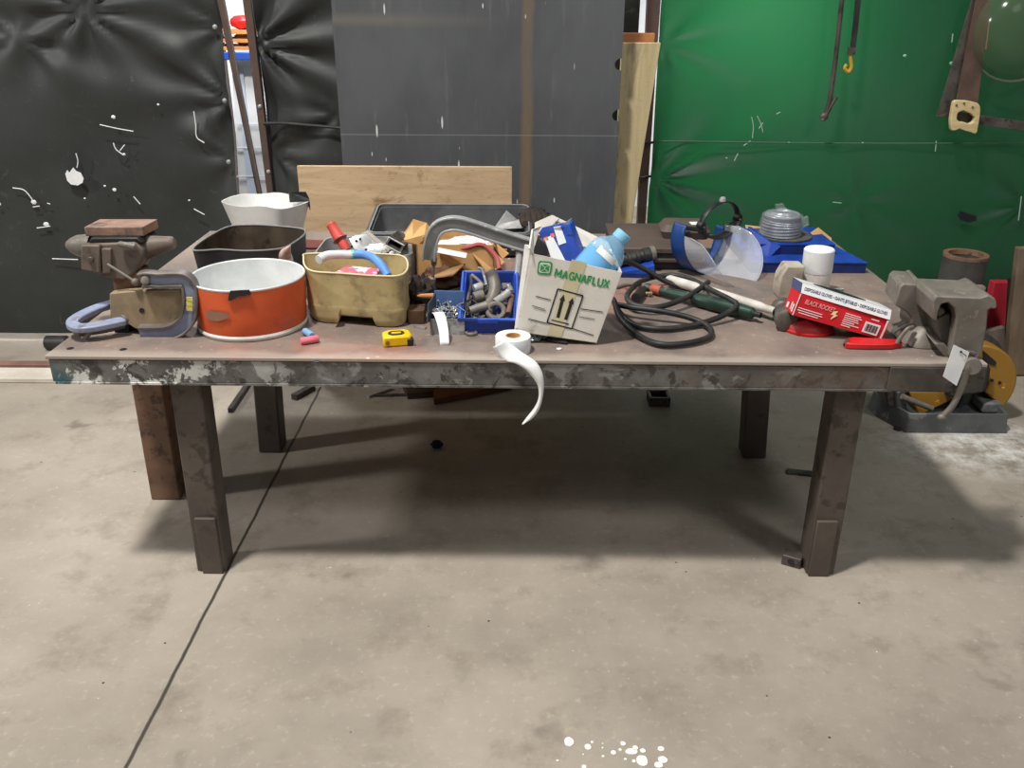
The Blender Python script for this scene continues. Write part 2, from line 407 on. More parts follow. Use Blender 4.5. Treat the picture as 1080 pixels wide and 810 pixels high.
KNOBGREY = mat('hammer_steel', (112,106,98), (94,88,82), 20, rough=.5, metal=.4)
PAINTSPOT = mat('white_paint_drips', (236,236,228), rough=.5)
BLUECRATE = mat('blue_crate', (40,80,170), rough=.5)
CREAMWALL = BRIGHTWALL
# ------------------------------------------------------------------ setting
WY = 4.25
m = MB(); m.box((0, 2.5, -.05), (17, 10.2, .1)); floor = struct(m.build('floor', FLOOR))
m = MB()
for px, py, rx, ry in ((600,782.5,5,5),(620,788,3.6,3),(624.5,783,1.5,1.2),(657,784.5,2.8,2.4),(654,791,1.8,1.3),(647,794,2.8,2.2),(666,793,6.5,3.2),(670,789,2.8,2.4),(678,792,3,2.2),(697,790,3.6,2.6),(677,802.5,6,5.5),(699,801.5,5,3.6),(694.5,807,4.5,3.2),(668.5,803,2,1.7),(659.5,801,1.6,1.2),(616,809,2.6,2.2),(636,798,1.5,1.2),(635.5,789,.9,.8),(615,796,.8,.8),(588,802.5,1.6,.7),(635.5,784.5,.7,.6)):
    c = at(px, py, 0); e = at(px+rx, py, 0); f_ = at(px, py-ry, 0); a = (e-c).length; b = (f_-c).length
    pts = []
    for i in range(14):
        t = 2*math.pi*i/14; k = 1 + .16*noise.noise(V((px*.3+math.cos(t)*1.3, py+math.sin(t)*1.3, 0)))
        pts.append(V((c.x + a*k*math.cos(t), c.y + b*k*math.sin(t), .0004)))
    m.loft([pts, [p + V((0,0,.0012)) for p in pts]])
m.build('paint_drips', PAINTSPOT, floor)
m = MB(); m.box((0, 7.5, 2.5), (17, .1, 5)); struct(m.build('wall_back', BRIGHTWALL))
m = MB(); m.box((-8.45, 2.5, 2.5), (.1, 10, 5)); struct(m.build('wall_left', mat('grey_shed_wall', (120,122,124), (104,106,108), 2, rough=.8)))
m = MB(); m.box((8.45, 2.5, 2.5), (.1, 10, 5)); struct(m.build('wall_right', mat('grey_shed_wall', (120,122,124), (104,106,108), 2, rough=.8)))
# low kerb rails on the floor at the left
a = at(0, 387, 0); b = at(54, 387, 0)
m = MB(); m.box((-3.2, a.y, .012), (4.2, .05, .024)); tr = struct(m.build('trim_1', mat('faded_red_strip', (146,112,100), (120,90,80), 6, rough=.7), bevel=.004))
a = at(0, 398, 0)
m = MB(); m.box((-3.2, a.y, .012), (4.0, .13, .024)); tr = struct(m.build('trim_2', mat('pale_strip', (212,206,194), (192,184,170), 6, rough=.7), bevel=.004))

def wrinkle(x, z, anchors):
    d = 0
    for ax, az, amp, L, k, ph in anchors:
        dx, dz = x-ax, z-az; r = math.hypot(dx, dz); phi = math.atan2(dz, dx)
        w = math.exp(-r/L) * min(1, r/.08)
        d += amp * w * math.sin(k*phi + ph + 1.5*math.sin(phi*2+ph))
    d *= .6
    d += .012 * noise.noise(V((x*1.5, z*2.4, ax))) + .004*noise.noise(V((x*5, z*6, 3)))
    return d
def curtain(name, label, xl, xr, z0, z1, y0, anchors, material, nu=150, nv=110):
    def fn(u, v):
        z = z0 + (z1-z0)*v; a, b = xl(z), xr(z); x = a + (b-a)*u
        return V((x, y0 - .02 - wrinkle(x, z, anchors), z))
    m = MB(); m.grid(fn, nu, nv)
    o = m.build(name, material, smooth=True, angle=180); return tag(o, label, 'curtain'), fn
def edge(p, q, y):
    a, b = on(*p, y), on(*q, y)
    return lambda z: a.x + (b.x-a.x)*(z-a.z)/(b.z-a.z)

# black curtain, left
e1 = edge((233, 0), (252, 205), WY)
anc = [(on(90, 10, WY).x, on(90, 10, WY).z, .03, .5, 9, 0), (on(246, 105, WY).x, on(246, 105, WY).z, .028, .55, 8, 1),
       (on(249, 168, WY).x, on(249, 168, WY).z, .02, .4, 7, 2), (on(237, 28, WY).x, on(237, 28, WY).z, .02, .4, 7, .4), (on(20, 40, WY).x, on(20, 40, WY).z, .02, .7, 6, .4)]
bc, bfn = curtain('vinyl_curtain', 'wide black vinyl curtain with white patch for lit tear and scratches behind anvil', lambda z: -3.4, e1, .04, 2.3, WY, anc, BLACKCUR)
def spot(px, py, y=WY, off=.05): p = on(px, py, y); return V((p.x, p.y-off, p.z))
m = MB()
hole = [(75,181),(77,177),(79,180),(83,174.5),(86,178),(91,180),(94,186),(93,190),(88,193),(81,192),(77,188)]
l0 = [spot(x, y, WY, .060) for x, y in hole]; l1 = [p + V((0,.004,0)) for p in l0]; m.loft([l0, l1])
m.build('hole_patch', PAPER, bc)  # white patch stands for light coming through the tear
for pts in (((86,175),(87,168),(85,160)), ((19,196),(30,198),(37,205),(42,213)), ((124,149),(127,156),(135,162)), ((131,157),(136,151)), ((110,130),(128,134),(145,137)), ((208,116),(210,130),(211,143),(219,149)), ((55,112+100),(58,213)), ((40,216),(47,215)), ((145,205),(152,213)), ((208,218),(219,224)), ((44,238),(58,236)), ((60,270),(87,271))):
    m = MB(); m.tube([spot(*p, WY, .048) for p in pts], .0026, 5, 4); m.build('scratch', PAPER, bc)
for px, py, r in ((124,122,.012),(171,109,.007),(125,198,.012),(115,194,.007),(41,211,.016),(54,234,.016),(203,209,.006),(135,161,.009),(94,207,.006),(5,213,.01)):
    m = MB(); p = spot(px, py, WY, .048); m.blob(p, (r*1.7, .006, r*1.3), .3, 3, 10, 6, px); m.build('scratch', PAPER, bc)
for px, py in ((236,28),(246,105),(250,169)):
    m = MB(); p = spot(px-6, py, WY, .045); m.blob(p, (.022,.014,.022), .1, 2, 10, 6); m.build('eyelet', ALU, bc)
# middle black curtain
e2l = edge((268, 0), (290, 205), WY); e2r = lambda z: on(372, 60, WY).x
anc = [(on(270, 44, WY).x, on(270, 44, WY).z, .05, .5, 9, .5), (on(287, 160, WY).x, on(287, 160, WY).z, .02, .4, 7, 1.4), (on(360, 120, WY).x, on(360, 120, WY).z, .02, .4, 6, 0)]
mc, mfn = curtain('vinyl_curtain', 'narrow creased black vinyl curtain between brown posts and dark board', e2l, e2r, .04, 2.3, WY, anc, BLACKCUR, 70, 110)
for px, py in ((277,111),(286,179)):
    m = MB(); m.blob(spot(px, py, WY, .05), (.02,.014,.02), .1, 2, 10, 6); m.build('eyelet', ALU, mc)
# green curtain
e3 = edge((697, 0), (682, 235), WY)
def gz(v): return on(v[0], v[1], WY)
anc = [(gz((699, 45)).x, gz((699, 45)).z, .022, .35, 7, .3), (gz((688, 188)).x, gz((688, 188)).z, .045, .5, 8, .2), (gz((900, 212)).x, gz((900, 212)).z, .02, .3, 6, .9), (gz((1080, 215)).x, gz((1080, 215)).z, .025, .4, 7, 0)]
gc, gfn = curtain('vinyl_curtain', 'green vinyl curtain with horizontal seam hung behind the face shield and vise', e3, lambda z: 3.2, on(1010, 303, WY).z, 2.3, WY, anc, GREENCUR, 170, 110)
m = MB()
zz = on(880, 149, WY).z
m.tube([(x, WY-.045, zz + .003*math.sin(x*3)) for x in [e3(zz) + i*.25 for i in range(9)]], .0042, 6, 4)
m.build('seam', mat('pale_seam', (62,96,74), rough=.6), gc)
SCR = mat('pale_scratch', (150,172,156), rough=.6)
for pts in (((790,122),(792,132),(791,144)), ((796,121),(800,130),(802,138)), ((789,147),(782,152)), ((776,160),(772,168)), ((816,119),(820,117)), ((802,128),(798,134)), ((983,147),(982,158)), ((1072,205),(1069,230)), ((1000,35),(999,44)), ((875,211),(884,212))):
    m = MB(); m.tube([spot(*p, WY, .046) for p in pts], .0026, 5, 4); m.build('scratch', SCR, gc)
for px, py, r in ((950,58,.01),(999,66,.013),(829,149,.007),(906,149,.006),(764,165,.006)):
    m = MB(); m.blob(spot(px, py, WY, .046), (r*1.7, .006, r*1.2), .3, 3, 10, 6, px); m.build('scratch', SCR, gc)
m = MB()
l0 = [spot(x, y, WY, .058) for x, y in ((1004,224),(1007,220),(1024,225),(1024,230),(1016,232),(1007,229))]; m.loft([l0, [p+V((0,.004,0)) for p in l0]])
m.build('hole_patch', BLACK, gc)
for px, py in ((681,152),(679,188)):
    m = MB(); p = on(px, py, 4.14); m.tube([p+V((-.03,0,0)), p+V((.04,.05,0))], .006, 6, 1); m.build('tie', BLACK, gc)

# ---- things in the gaps
def slat(name, label, cat, p, q, wpx0, wpx1, y, material, depth=.04, group=None, foot=True):
    a, b = on(*p, y), on(*q, y); k0 = (on(p[0]+wpx0, p[1], y)-a).length/2; k1 = (on(q[0]+wpx1, q[1], y)-b).length/2
    zb = 0.0 if foot else b.z
    t = (zb - a.z)/(b.z-a.z); c = a + (b-a)*t; kc = k0 + (k1-k0)*t
    top = a + (a-b)*.25
    m = MB()
    m.hexa([(c.x-kc, y, c.z), (c.x+kc, y, c.z), (c.x+kc, y+depth, c.z), (c.x-kc, y+depth, c.z),
            (top.x-k0, y, top.z), (top.x+k0, y, top.z), (top.x+k0, y+depth, top.z), (top.x-k0, y+depth, top.z)])
    return tag(m.build(name, material, bevel=.003), label, cat, group)
slat('steel_post', 'leaning brown steel post along the edge of the wide black curtain', 'post', (232, 0), (273, 205), 8, 3, 4.21, POST, .03)
slat('steel_post', 'brown steel post along the narrow black curtain left of the dark board', 'post', (260, 0), (285, 205), 9, 7, 4.20, POST, .04)
slat('steel_post', 'upright brown post at the left edge of the green curtain', 'post', (690, 0), (677, 230), 15, 9, 4.20, POST, .05)
t = thing('white_sheet', 'tall white and pale blue panel showing through gap between black curtains', 'panel')
m = MB()
ps = [on(x, y, 5.2) for x, y in ((244,62),(280,62),(300,232),(250,232))]
ps[2] = V((ps[2].x, 5.2, 0)); ps[3] = V((ps[3].x, 5.2, 0)); m.loft([[V((p.x, 5.2, p.z)) for p in ps], [V((p.x, 5.23, p.z)) for p in ps]]); m.build('sheet', BRIGHTWALL, t)
m = MB(); ps = [on(x, y, 5.19) for x, y in ((249,72),(256,72),(272,232),(264,232))]
m.loft([[V((p.x, 5.19, p.z)) for p in ps], [V((p.x, 5.195, p.z)) for p in ps]]); m.build('blue_edge', mat('pale_blue_strip', (196,208,228), rough=.6), t)
m = MB()
for yy in (131, 156, 186): 
    a, b = on(250, yy, 5.19), on(292, yy, 5.19); m.tube([a, b], .003, 5, 1)
m.build('joint', mat('panel_joint', (196,198,204), rough=.7), t)
m = MB(); a, b = on(238, 63, 5.16), on(276, 55, 5.16); m.box(((a.x+b.x)/2, 5.16, (a.z+b.z)/2), (b.x-a.x, .06, b.z-a.z))
m.build('blue_band', BLUECRATE, t, bevel=.004)
q = on(262, 48, 5.4)
t = thing('storage_shelf', 'small wooden storage shelf seen through the gap between black curtains', 'shelf', (q.x, 5.4, 0))
m = MB()
for yy in (34, 43, 51): m.box((0, .15, on(262, yy, 5.4).z), (.5, .3, .02))
m.build('shelf_board', CORDORANGE, t)
m = MB(); m.box((-.24,.15,.8), (.03,.3,1.6)); m.box((.24,.15,.8), (.03,.3,1.6)); m.build('upright', POST, t)
p1 = on(251, 32, 5.4)
m = MB(); m.blob((p1.x, 5.5, on(251,34,5.4).z+.05), (.14,.1,.075), .2, 3); tag(m.build('red_bundle', RED), 'red bundle on the shelf seen through the gap', 'bundle')
m = MB(); z_ = on(251,51,5.4).z+.012; m.blob((p1.x, 5.5, z_+.035), (.11,.1,.07), .25, 3); tag(m.build('yellow_bundle', YELLOW), 'yellow bundle on the shelf seen through the gap', 'bundle')
m = MB()
a, b = spot(278, 130, 4.2, 0), spot(360, 135, 4.2, 0)
m.tube([a, spot(300,130,4.2,0), spot(325,132,4.2,0), b], .007, 8, 6)
tag(m.build('hanging_cable', RUBBER), 'thin dark cable strung across narrow black curtain', 'cable')

# dark board
YB = 4.0
bl = [(352.5-8, -60), (352.5+6.5, 175)]
def bpt(px, py): p = on(px, py, YB); return (p.x, p.z)
m = MB()
tl, br = bpt(349, 0), bpt(357, 150)
outl = [(bpt(349,0)[0], 2.25), (bpt(349,0)[0], .0), (bpt(650,230)[0], .0)]
rx = bpt(654, 100)[0]
rtop = 2.25
outl = [(tl[0], 2.25), (tl[0], 0.002), (rx, .002)]
for cy in (122, 68, -10):
    cx, cz = rx, bpt(652, cy)[1]
    for i in range(9):
        a = R(270 - 180*i/8); outl.append((cx + .0 + .030*math.cos(a)*1.0, cz + .026*math.sin(a)))
outl.append((rx, 2.25))
m.prism(outl, YB, YB+.02)
tag(m.build('dark_board', BOARD, smooth=False), 'tall dark grey board with brown streak and notched edge standing behind table', 'board')
m = MB()
p = at(316, 300, 0)
a, b = on(313, 175, 3.72), on(540, 175, 3.72)
m.box(((a.x+b.x)/2, 3.73, (a.z)/2), (b.x-a.x, .018, a.z))
tag(m.build('plywood_sheet', PLY, bevel=.002), 'tan plywood sheet standing between the table and dark board', 'board')
YP = 4.1
pl = [on(x, y, YP) for x, y in ((656,45),(697,45),(664,250),(645,250))]
def ext(a, b): t = (0.002-a.z)/(b.z-a.z); return a + (b-a)*t
b1, b0 = ext(pl[1], pl[2]), ext(pl[0], pl[3])
m = MB(); m.prism([(pl[0].x, pl[0].z), (b0.x, b0.z), (b1.x, b1.z), (pl[1].x, pl[1].z)], YP, YP+.03)
tag(m.build('wood_plank', PLANK, bevel=.003), 'pale smoke-stained plank leaning behind the notched dark board', 'plank')
m = MB(); a, b = on(650, 47, 4.14), on(691, 35, 4.14); m.box(((a.x+b.x)/2, 4.16, (a.z+b.z)/2), (b.x-a.x, .04, b.z-a.z))
tag(m.build('wood_batten', CORDORANGE, bevel=.003), 'short orange wood batten above the leaning pale plank', 'batten')
m = MB(); a, b = on(640, 38, 4.4), on(678, -40, 4.4); m.box(((a.x+b.x)/2, 4.42, b.z/2), (b.x-a.x, .02, b.z))  # added sheet that keeps the gap and the board notches dark
tag(m.build('gap_shade_sheet', DUSTYBLACK), 'added dark sheet giving the gap above the orange wood batten its shade', 'panel')
m = MB(); a, b = on(680.5, 228, 4.23), on(685, 140, 4.23)  # added strip, its white stands for the bright gap
m.hexa([(a.x-.008,4.24,0),(a.x+.008,4.24,0),(a.x+.008,4.25,0),(a.x-.008,4.25,0),(b.x-.008,4.24,b.z),(b.x+.008,4.24,b.z),(b.x+.008,4.25,b.z),(b.x-.008,4.25,b.z)])
tag(m.build('white_strip', PAPER), 'thin white strip added as the bright gap beside green curtain post', 'strip')

# ---- hanging on the green curtain
YG = 4.14
def g(px, py, off=0): p = on(px, py, YG); return V((p.x, p.y-off, p.z))
t = thing('pry_bar', 'long thin grey pry bar hanging on the green curtain', 'bar')
m = MB(); m.tube([g(893,-40), g(888,0), g(882,55), g(876,100), g(871,120)], .011, 8, 5); m.build('shaft', DARKSTEEL, t)
m = MB(); m.tube([g(867,127), g(870,122), g(876,112), g(882,102)], [.016,.008], 8, 5); m.blob(g(869,123), (.04,.03,.04), .1, 2, 12, 8); m.build('claw', DARKSTEEL, t)
t = thing('bungee_strap', 'black strap with yellow hook hanging on the green curtain', 'strap')
m = MB(); m.bar([g(909,-40), g(905,0), g(902,30), g(899,54)], .022, .01, (0,1,0)); m.build('webbing', RUBBER, t)
m = MB(); m.tube([g(899,52), g(897,60), g(898,70), g(895,76), g(891,72), g(893,68)], .008, 8, 5); m.build('hook', mat('yellow_hook', (186,150,50), rough=.5), t)
m = MB(); m.box(g(898,54), (.03,.02,.03)); m.build('clip', DARKSTEEL, t)
# framing square: long leg + short leg, hung behind the saw
t = thing('framing_square', 'black L-shaped framing square hanging behind the rusty hand saw', 'square')
def flat(name, pts, y0, th, material, parent, bevel=.0015):
    m = MB(); m.prism([(on(x, y, y0).x, on(x, y, y0).z) for x, y in pts], y0-th, y0); return m.build(name, material, parent, bevel=bevel, smooth=False)
flat('long_arm', [(1027,-10),(1040,-10),(1001,124),(987,123)], 4.165, .005, DARKSTEEL, t)
flat('short_arm', [(1001,124),(987,123),(1003,117),(1080,128),(1079,138),(1030,131)], 4.158, .005, DARKSTEEL, t)
t = thing('hand_saw', 'rusty hand saw with pale wooden handle hanging on green curtain', 'saw')
flat('blade', [(1031,-12),(1047,-12),(1031,108),(1008,106)], 4.145, .004, SAWBLADE, t)
# handle with a hand hole
oo = [(1003,107),(1006,105),(1018,105.5),(1029,108),(1031.5,112),(1031,122),(1028,139),(1026,141),(1022,139),(1016,137.5),(1008,134.5),(1004,138),(1000.5,137),(1000,126)]
ii = [(1010,117),(1014,116),(1021,119),(1026,123),(1024,128),(1020,130),(1014,128),(1009.5,128),(1006.5,125),(1007.5,119)]
def resamp(pts, n):
    pts = [V((x, y, 0)) for x, y in pts]; L = [0]
    for i in range(len(pts)): L.append(L[-1] + (pts[(i+1) % len(pts)]-pts[i]).length)
    out = []
    for k in range(n):
        s_ = L[-1]*k/n; i = max(j for j in range(len(pts)) if L[j] <= s_); f = (s_-L[i])/(L[i+1]-L[i])
        p = pts[i].lerp(pts[(i+1) % len(pts)], f); out.append((p.x, p.y))
    return out
def by_angle(pts, c, n):
    dense = resamp(pts, 400); out = []
    for k in range(n):
        a = 2*math.pi*k/n
        out.append(max(dense, key=lambda p: math.cos(math.atan2(p[1]-c[1], p[0]-c[0])-a)))
    return out
def frame_loft(outer, inner, c, y0, y1, n=48):
    A = by_angle(outer, c, n); B = by_angle(inner, c, n)
    P = lambda pts, y: [V((on(px, py, y0).x, y, on(px, py, y0).z)) for px, py in pts]
    m = MB(); m.loft([P(A, y0), P(A, y1), P(B, y1), P(B, y0)], closed=True); return m
frame_loft(oo, ii, (1016, 123), 4.139, 4.115).build('handle', WOODH, t, bevel=.003)
m = MB()
for px, py in ((1009,111),(1017,109),(1026,113)): p = on(px, py, 4.112); m.cyl((p.x, 4.116, p.z), (p.x, 4.110, p.z), .004)
m.build('rivet', DARKSTEEL, t)
flat('pencil', [(1041,21),(1043.5,21),(1040,52),(1037.5,52)], 4.15, .006, mat('faded_red_stick', (196,120,112), rough=.7), None)
tag(bpy.data.objects['pencil'], 'thin pinkish red stick beside the hanging saw blade', 'stick')
# clear dome
p = on(1084, 32, 4.1)
m = MB()
Md = Matrix.Translation((p.x, 4.15, p.z)) @ Matrix.Rotation(R(90), 4, 'X')
m.lathe([(.215,0),(.21,.02),(.19,.06),(.14,.10),(.07,.125),(0,.13)], 40, Md, False, True)
t = thing('clear_dome', 'large round clear plastic dome at edge of the green curtain', 'dome')
m.build('shell', mat('smoky_clear_plastic', (96,110,84), rough=.12, alpha=.35, spec=.6), t)
m = MB(); m.tube([Md @ V((.215*math.cos(2*math.pi*i/40), .215*math.sin(2*math.pi*i/40), .0)) for i in range(40)], .006, 6, 1, True); m.build('rim', mat('dull_rim', (110,124,104), rough=.4), t)

# ------------------------------------------------------------------ table
PR = 115
YAW = R(-.55)
TX, TY = .005, 2.205
t = thing('welding_table', 'long steel workbench with peeling painted front edge and square legs', 'table', (TX, TY, 0), (0, 0, YAW))
TABLE = t
Mt = Matrix.Translation((TX, TY, 0)) @ Matrix.Rotation(YAW, 4, 'Z'); Mti = Mt.inverted()
W2, TD = 1.28, 1.385
m = MB(); m.box((0, TD/2, TZ-.006), (2*W2, TD, .012)); m.build('tabletop', TOP, t, bevel=.003)
m = MB(); m.box((0, .006+.004, TZ-.012-.034), (2*W2-.012, .012, .068)); m.build('front_apron', APRON, t, bevel=.003)
m = MB(); m.box((0, .02, TZ-.082), (2*W2-.03, .04, .006)); m.build('bottom_flange', APRON, t)
for s_ in (-1, 1):
    m = MB(); m.box((s_*(W2-.012), TD/2, TZ-.046), (.012, TD-.03, .068)); m.build('side_apron', DARKSTEEL, t, bevel=.002)
m = MB(); m.box((0, TD-.012, TZ-.046), (2*W2-.012, .012, .068)); m.build('rear_apron', DARKSTEEL, t, bevel=.002)
m = MB(); m.box((1.15, .001, TZ-.047), (.26, .006, .07)); m.build('end_plate', DARKSTEEL, t, bevel=.002)
m = MB()
for px, py in ((74, 367.5), (130, 368.5), (334, 381), (870, 276)):
    q = Mti @ at(px, py, TZ+.0002); m.cyl((q.x, q.y, TZ-.001), (q.x, q.y, TZ+.0006), .010, n=16)
m.build('bolt_hole', BLACK, t)
def leg(pxb, pyb, pxt, w, name='leg', material=LEGM, lab=None, foot=False, d=None):
    d = d or w
    b = at(pxb, pyb, 0); b.y += d/2
    top = on(pxt, 409, b.y - d/2); dx = (top.x-b.x)
    q = Mti @ b; zt = TZ-.014
    sx = dx * (zt/top.z) if abs(dx) > .002 else 0
    m = MB(); m.hexa([(q.x-w/2,q.y-d/2,0),(q.x+w/2,q.y-d/2,0),(q.x+w/2,q.y+d/2,0),(q.x-w/2,q.y+d/2,0),
                      (q.x+sx-w/2,q.y-d/2,zt),(q.x+sx+w/2,q.y-d/2,zt),(q.x+sx+w/2,q.y+d/2,zt),(q.x+sx-w/2,q.y+d/2,zt)])
    o = m.build(name, material, TABLE, bevel=.006)
    if lab: o['label'] = lab
    if foot:
        m = MB(); m.box((q.x+(.008 if foot > 0 else -.008)+sx*.1, q.y-d/2-.006, .1), (w*.72, .012, .2)); m.build('foot_plate', material, o, bevel=.003)
    return o
leg(223, 603, 195, .088, foot=1); leg(865, 606, 899, .088, foot=-1)
leg(285, 478, 279, .088); leg(796, 484, 801, .088)
leg(175, 527.5, 155, .104, material=RUST, lab='rusty brown leg')

# ------------------------------------------------------------------ light
w = bpy.data.worlds.new('world'); bpy.context.scene.world = w; w.use_nodes = True
w.node_tree.nodes['Background'].inputs[0].default_value = (.93, .96, 1, 1); w.node_tree.nodes['Background'].inputs[1].default_value = AMB
def area(name, loc, tgt, size, power, col=(1,1,1), sy=None):
    l = bpy.data.lights.new(name, 'AREA'); l.energy = power; l.size = size; l.color = col
    if sy: l.shape = 'RECTANGLE'; l.size_y = sy
    o = bpy.data.objects.new(name, l); C.objects.link(o); o.location = loc
    o.rotation_euler = (V(tgt)-V(loc)).to_track_quat('-Z', 'Y').to_euler(); return o
area('roof_light', (-1.77, .87, 7.1), (0, 2.4, 0), .55, PA, (1, .97, .92))
area('door_light', (-6, 1.3, 4.2), (-.5, 2.4, .3), .45, PB, (1, .98, .95))
area('front_fill', (.6, -2.6, 6.4), (0, 3, .6), 2.0, PC, (1, .98, .95))  # added fill for faces turned towards the camera
area('right_fill', (3.6, -1.4, 6.0), (1.2, 3, .5), 1.0, PR)  # added fill to brighten the saw and the vise
area('back_gap_fill', (-1.35, 4.5, 3.0), (-1.45, 5.3, .9), .4, 70)  # added lamp to brighten the panel behind the gap
area('back_wall_fill', (-1.2, 5.0, 3.2), (-1.2, 7.5, 1.4), .8, 60)  # added lamp in place of daylight on the back wall
area('curtain_backlight', (1.1, 4.8, 1.7), (1.1, 4.25, 1.3), .3, PG, (.9, 1, .92))
sc = bpy.context.scene
sc.view_settings.view_transform = 'Standard'; sc.view_settings.look = 'None'; sc.view_settings.exposure = EXPO
# ------------------------------------------------------------------ things on the table, left end
def emp(name, label, cat, px, py, z=TZ, rot=0, group=None):
    p = at(px, py, z); return thing(name, label, cat, p, (0, 0, rot), group), p
def sc_(px, py, z=TZ):                         # pixels per metre at a point of the table
    return F_PX / (at(px, py, z)-CAM).dot(_fw)

# anvil vise on a rusty pedestal
VY = 2.46
def vz(pts): return [(on(x, y, VY).x, on(x, y, VY).z) for x, y in pts]
t = thing('anvil_vise', 'rusty small anvil vise with two horns on a brown pedestal at table end', 'vise', (on(147, 338, VY).x, VY, TZ))
B = V((on(147, 338, VY).x, VY, TZ))
def loc(px, py, dy=0): p = on(px, py, VY+dy); return p - B
m = MB(); zt = loc(147, 283).z
m.loft([rrect(.105,.09,.02,0), rrect(.095,.085,.02,.05), rrect(.088,.08,.02,zt)]); m.build('pedestal', RUST, t, bevel=.003)
def P2(pts): return [(loc(x, y).x, loc(x, y).z) for x, y in pts]
m = MB(); m.prism(P2([(99,252),(150,250),(159,258),(158,270),(149,283),(138,290),(120,287),(113,284),(99,279)]), -.055, .055); m.build('body', ANVIL, t, bevel=.006)
m = MB(); m.prism(P2([(97,251.5),(116,252),(117,281),(97,277)]), -.072, -.04); m.build('front_plate', ANVIL, t, bevel=.004)
p = loc(108, 266); m = MB(); m.cyl((p.x, -.072, p.z), (p.x, -.08, p.z), .008); m.build('bolt', DARKSTEEL, t, bevel=.002)
p0, p1 = loc(97, 260), loc(69, 258)
m = MB(); m.rod(p0, p1, [(0,.034),(.25,.034),(.55,.030),(.8,.020),(.95,.010),(1,.002)], 20); m.build('horn', GREYMETAL, t)
p0, p1 = loc(148, 262), loc(184.5, 255.5)
m = MB(); m.rod(p0, p1, [(0,.040),(.3,.032),(.8,.021),(.95,.018),(1,.012)], 20); m.build('horn', ANVIL, t)
m = MB(); m.prism(P2([(104,246),(152,246),(158,252),(101,252)]), -.05, .06); m.build('neck', BLACK, t, bevel=.004)
a, b = loc(124, 257, -.07), loc(144, 261, -.07)
m = MB(); m.rod((a.x,-.068,a.z), (b.x,-.068,b.z), [(0,.004),(.1,.008),(.5,.009),(.9,.010),(1,.004)], 12); m.build('latch', GREYMETAL, t)
a, b = loc(125, 271), loc(155, 288)
m = MB(); m.cyl((a.x,-.075,a.z), (b.x,-.085,b.z), .0042, n=10); m.blob((b.x,-.085,b.z), (.022,.022,.022), .05, 2, 12, 8); m.build('lever', GREYMETAL, t)
m = MB(); m.prism(P2([(117,256),(127,256),(127,281),(118,282)]), -.066, -.05); m.build('jaw_slide', ANVIL, t, bevel=.003)
# steel plate lying on it
zp = loc(120, 246).z + TZ
c = [at(88.5, 239.5, zp+.026), at(150, 239.5, zp+.026), at(166, 231, zp+.026), at(105, 231, zp+.026)]
m = MB(); m.hexa([V((q.x, q.y, zp)) for q in c] + [V((q.x, q.y, zp+.026)) for q in c])
tag(m.build('steel_plate', RUSTPLATE, bevel=.002), 'rusty flat steel plate lying on top of the anvil vise', 'plate')

# tan clamping block in front of the pedestal
BY = 2.385
m = MB()
pl = [(on(x, y, BY).x, on(x, y, BY).z) for x, y in ((116,309),(134,307),(150,306),(191,304),(193,311),(193,339),(190,344),(172,345),(152,347),(143,346),(134,340),(117,337))]
m.prism(pl, BY-.005, BY+.028)
t = tag(m.build('steel_block', STONE, bevel=.003), 'tan dirty steel block with a bolt hole standing between blue clamps', 'block')
p = on(149.5, 327.5, BY-.006); m = MB(); m.cyl((p.x, BY-.0065, p.z), (p.x, BY+.004, p.z), .0075); m.build('bolt_hole', BLACK, t)
# support foot of the block
m = MB(); a = at(127, 346); b = at(147, 342); m.box(((a.x+b.x)/2, BY+.035, TZ+.012), (abs(b.x-a.x), .05, .024)); m.build('foot', BLACK, t)

# blue clamp holding the block
CY = 2.37
t = thing('blue_clamp', 'blue and grey screw clamp standing around the right side of tan block', 'clamp', on(200, 355, CY))
O = V(t.location)
def q(px, py, y=CY): return on(px, py, y) - O
pth = [(149,295),(156,293.5),(168,294.5),(182,294),(194,294.5),(200,300),(202,312),(201,326),(198,337),(189,346),(178,350),(165,351),(148,351)]
m = MB(); m.bar([q(*p) for p in pth], .037, .014, (0,1,.12), 5); m.build('frame', BLUECLAMP, t, bevel=.004)
def offs(pts, dlt, y):
    s_ = spline(pts, 6); out = []
    for i in range(len(s_)):
        T_ = (s_[min(i+1,len(s_)-1)]-s_[max(i-1,0)]).normalized(); b_ = T_.cross(V((0,1,0))); out.append(s_[i]+b_*dlt+V((0,y,0)))
    return out
PP_ = [q(*p) for p in pth]
m = MB(); m.bar(offs(PP_, -.0185, -.002), .007, .026, (0,1,.12), 1, False); m.build('inner_rib', CLAMPEDGE, t, bevel=.002)
m = MB(); m.bar(offs(PP_, .0185, -.002), .008, .028, (0,1,.12), 1, False); m.build('outer_rib', CLAMPEDGE, t, bevel=.003)
m = MB(); a, b = q(154,303,CY-.005), q(154,287,CY-.005); m.rod(a, b, [(0,.010),(.3,.010),(.35,.014),(.7,.013),(.8,.009),(1,.009)], 14); m.build('screw', GREYMETAL, t)
m = MB(); 
for i in range(3):
    p = q(200, 315.5+i*5, CY-.017); m.box((p.x, p.y, p.z), (.017,.003,.012))
m.build('yellow_sticker', mat('old_yellow_sticker', (224,210,110), (200,186,90), 60, rough=.6), t)
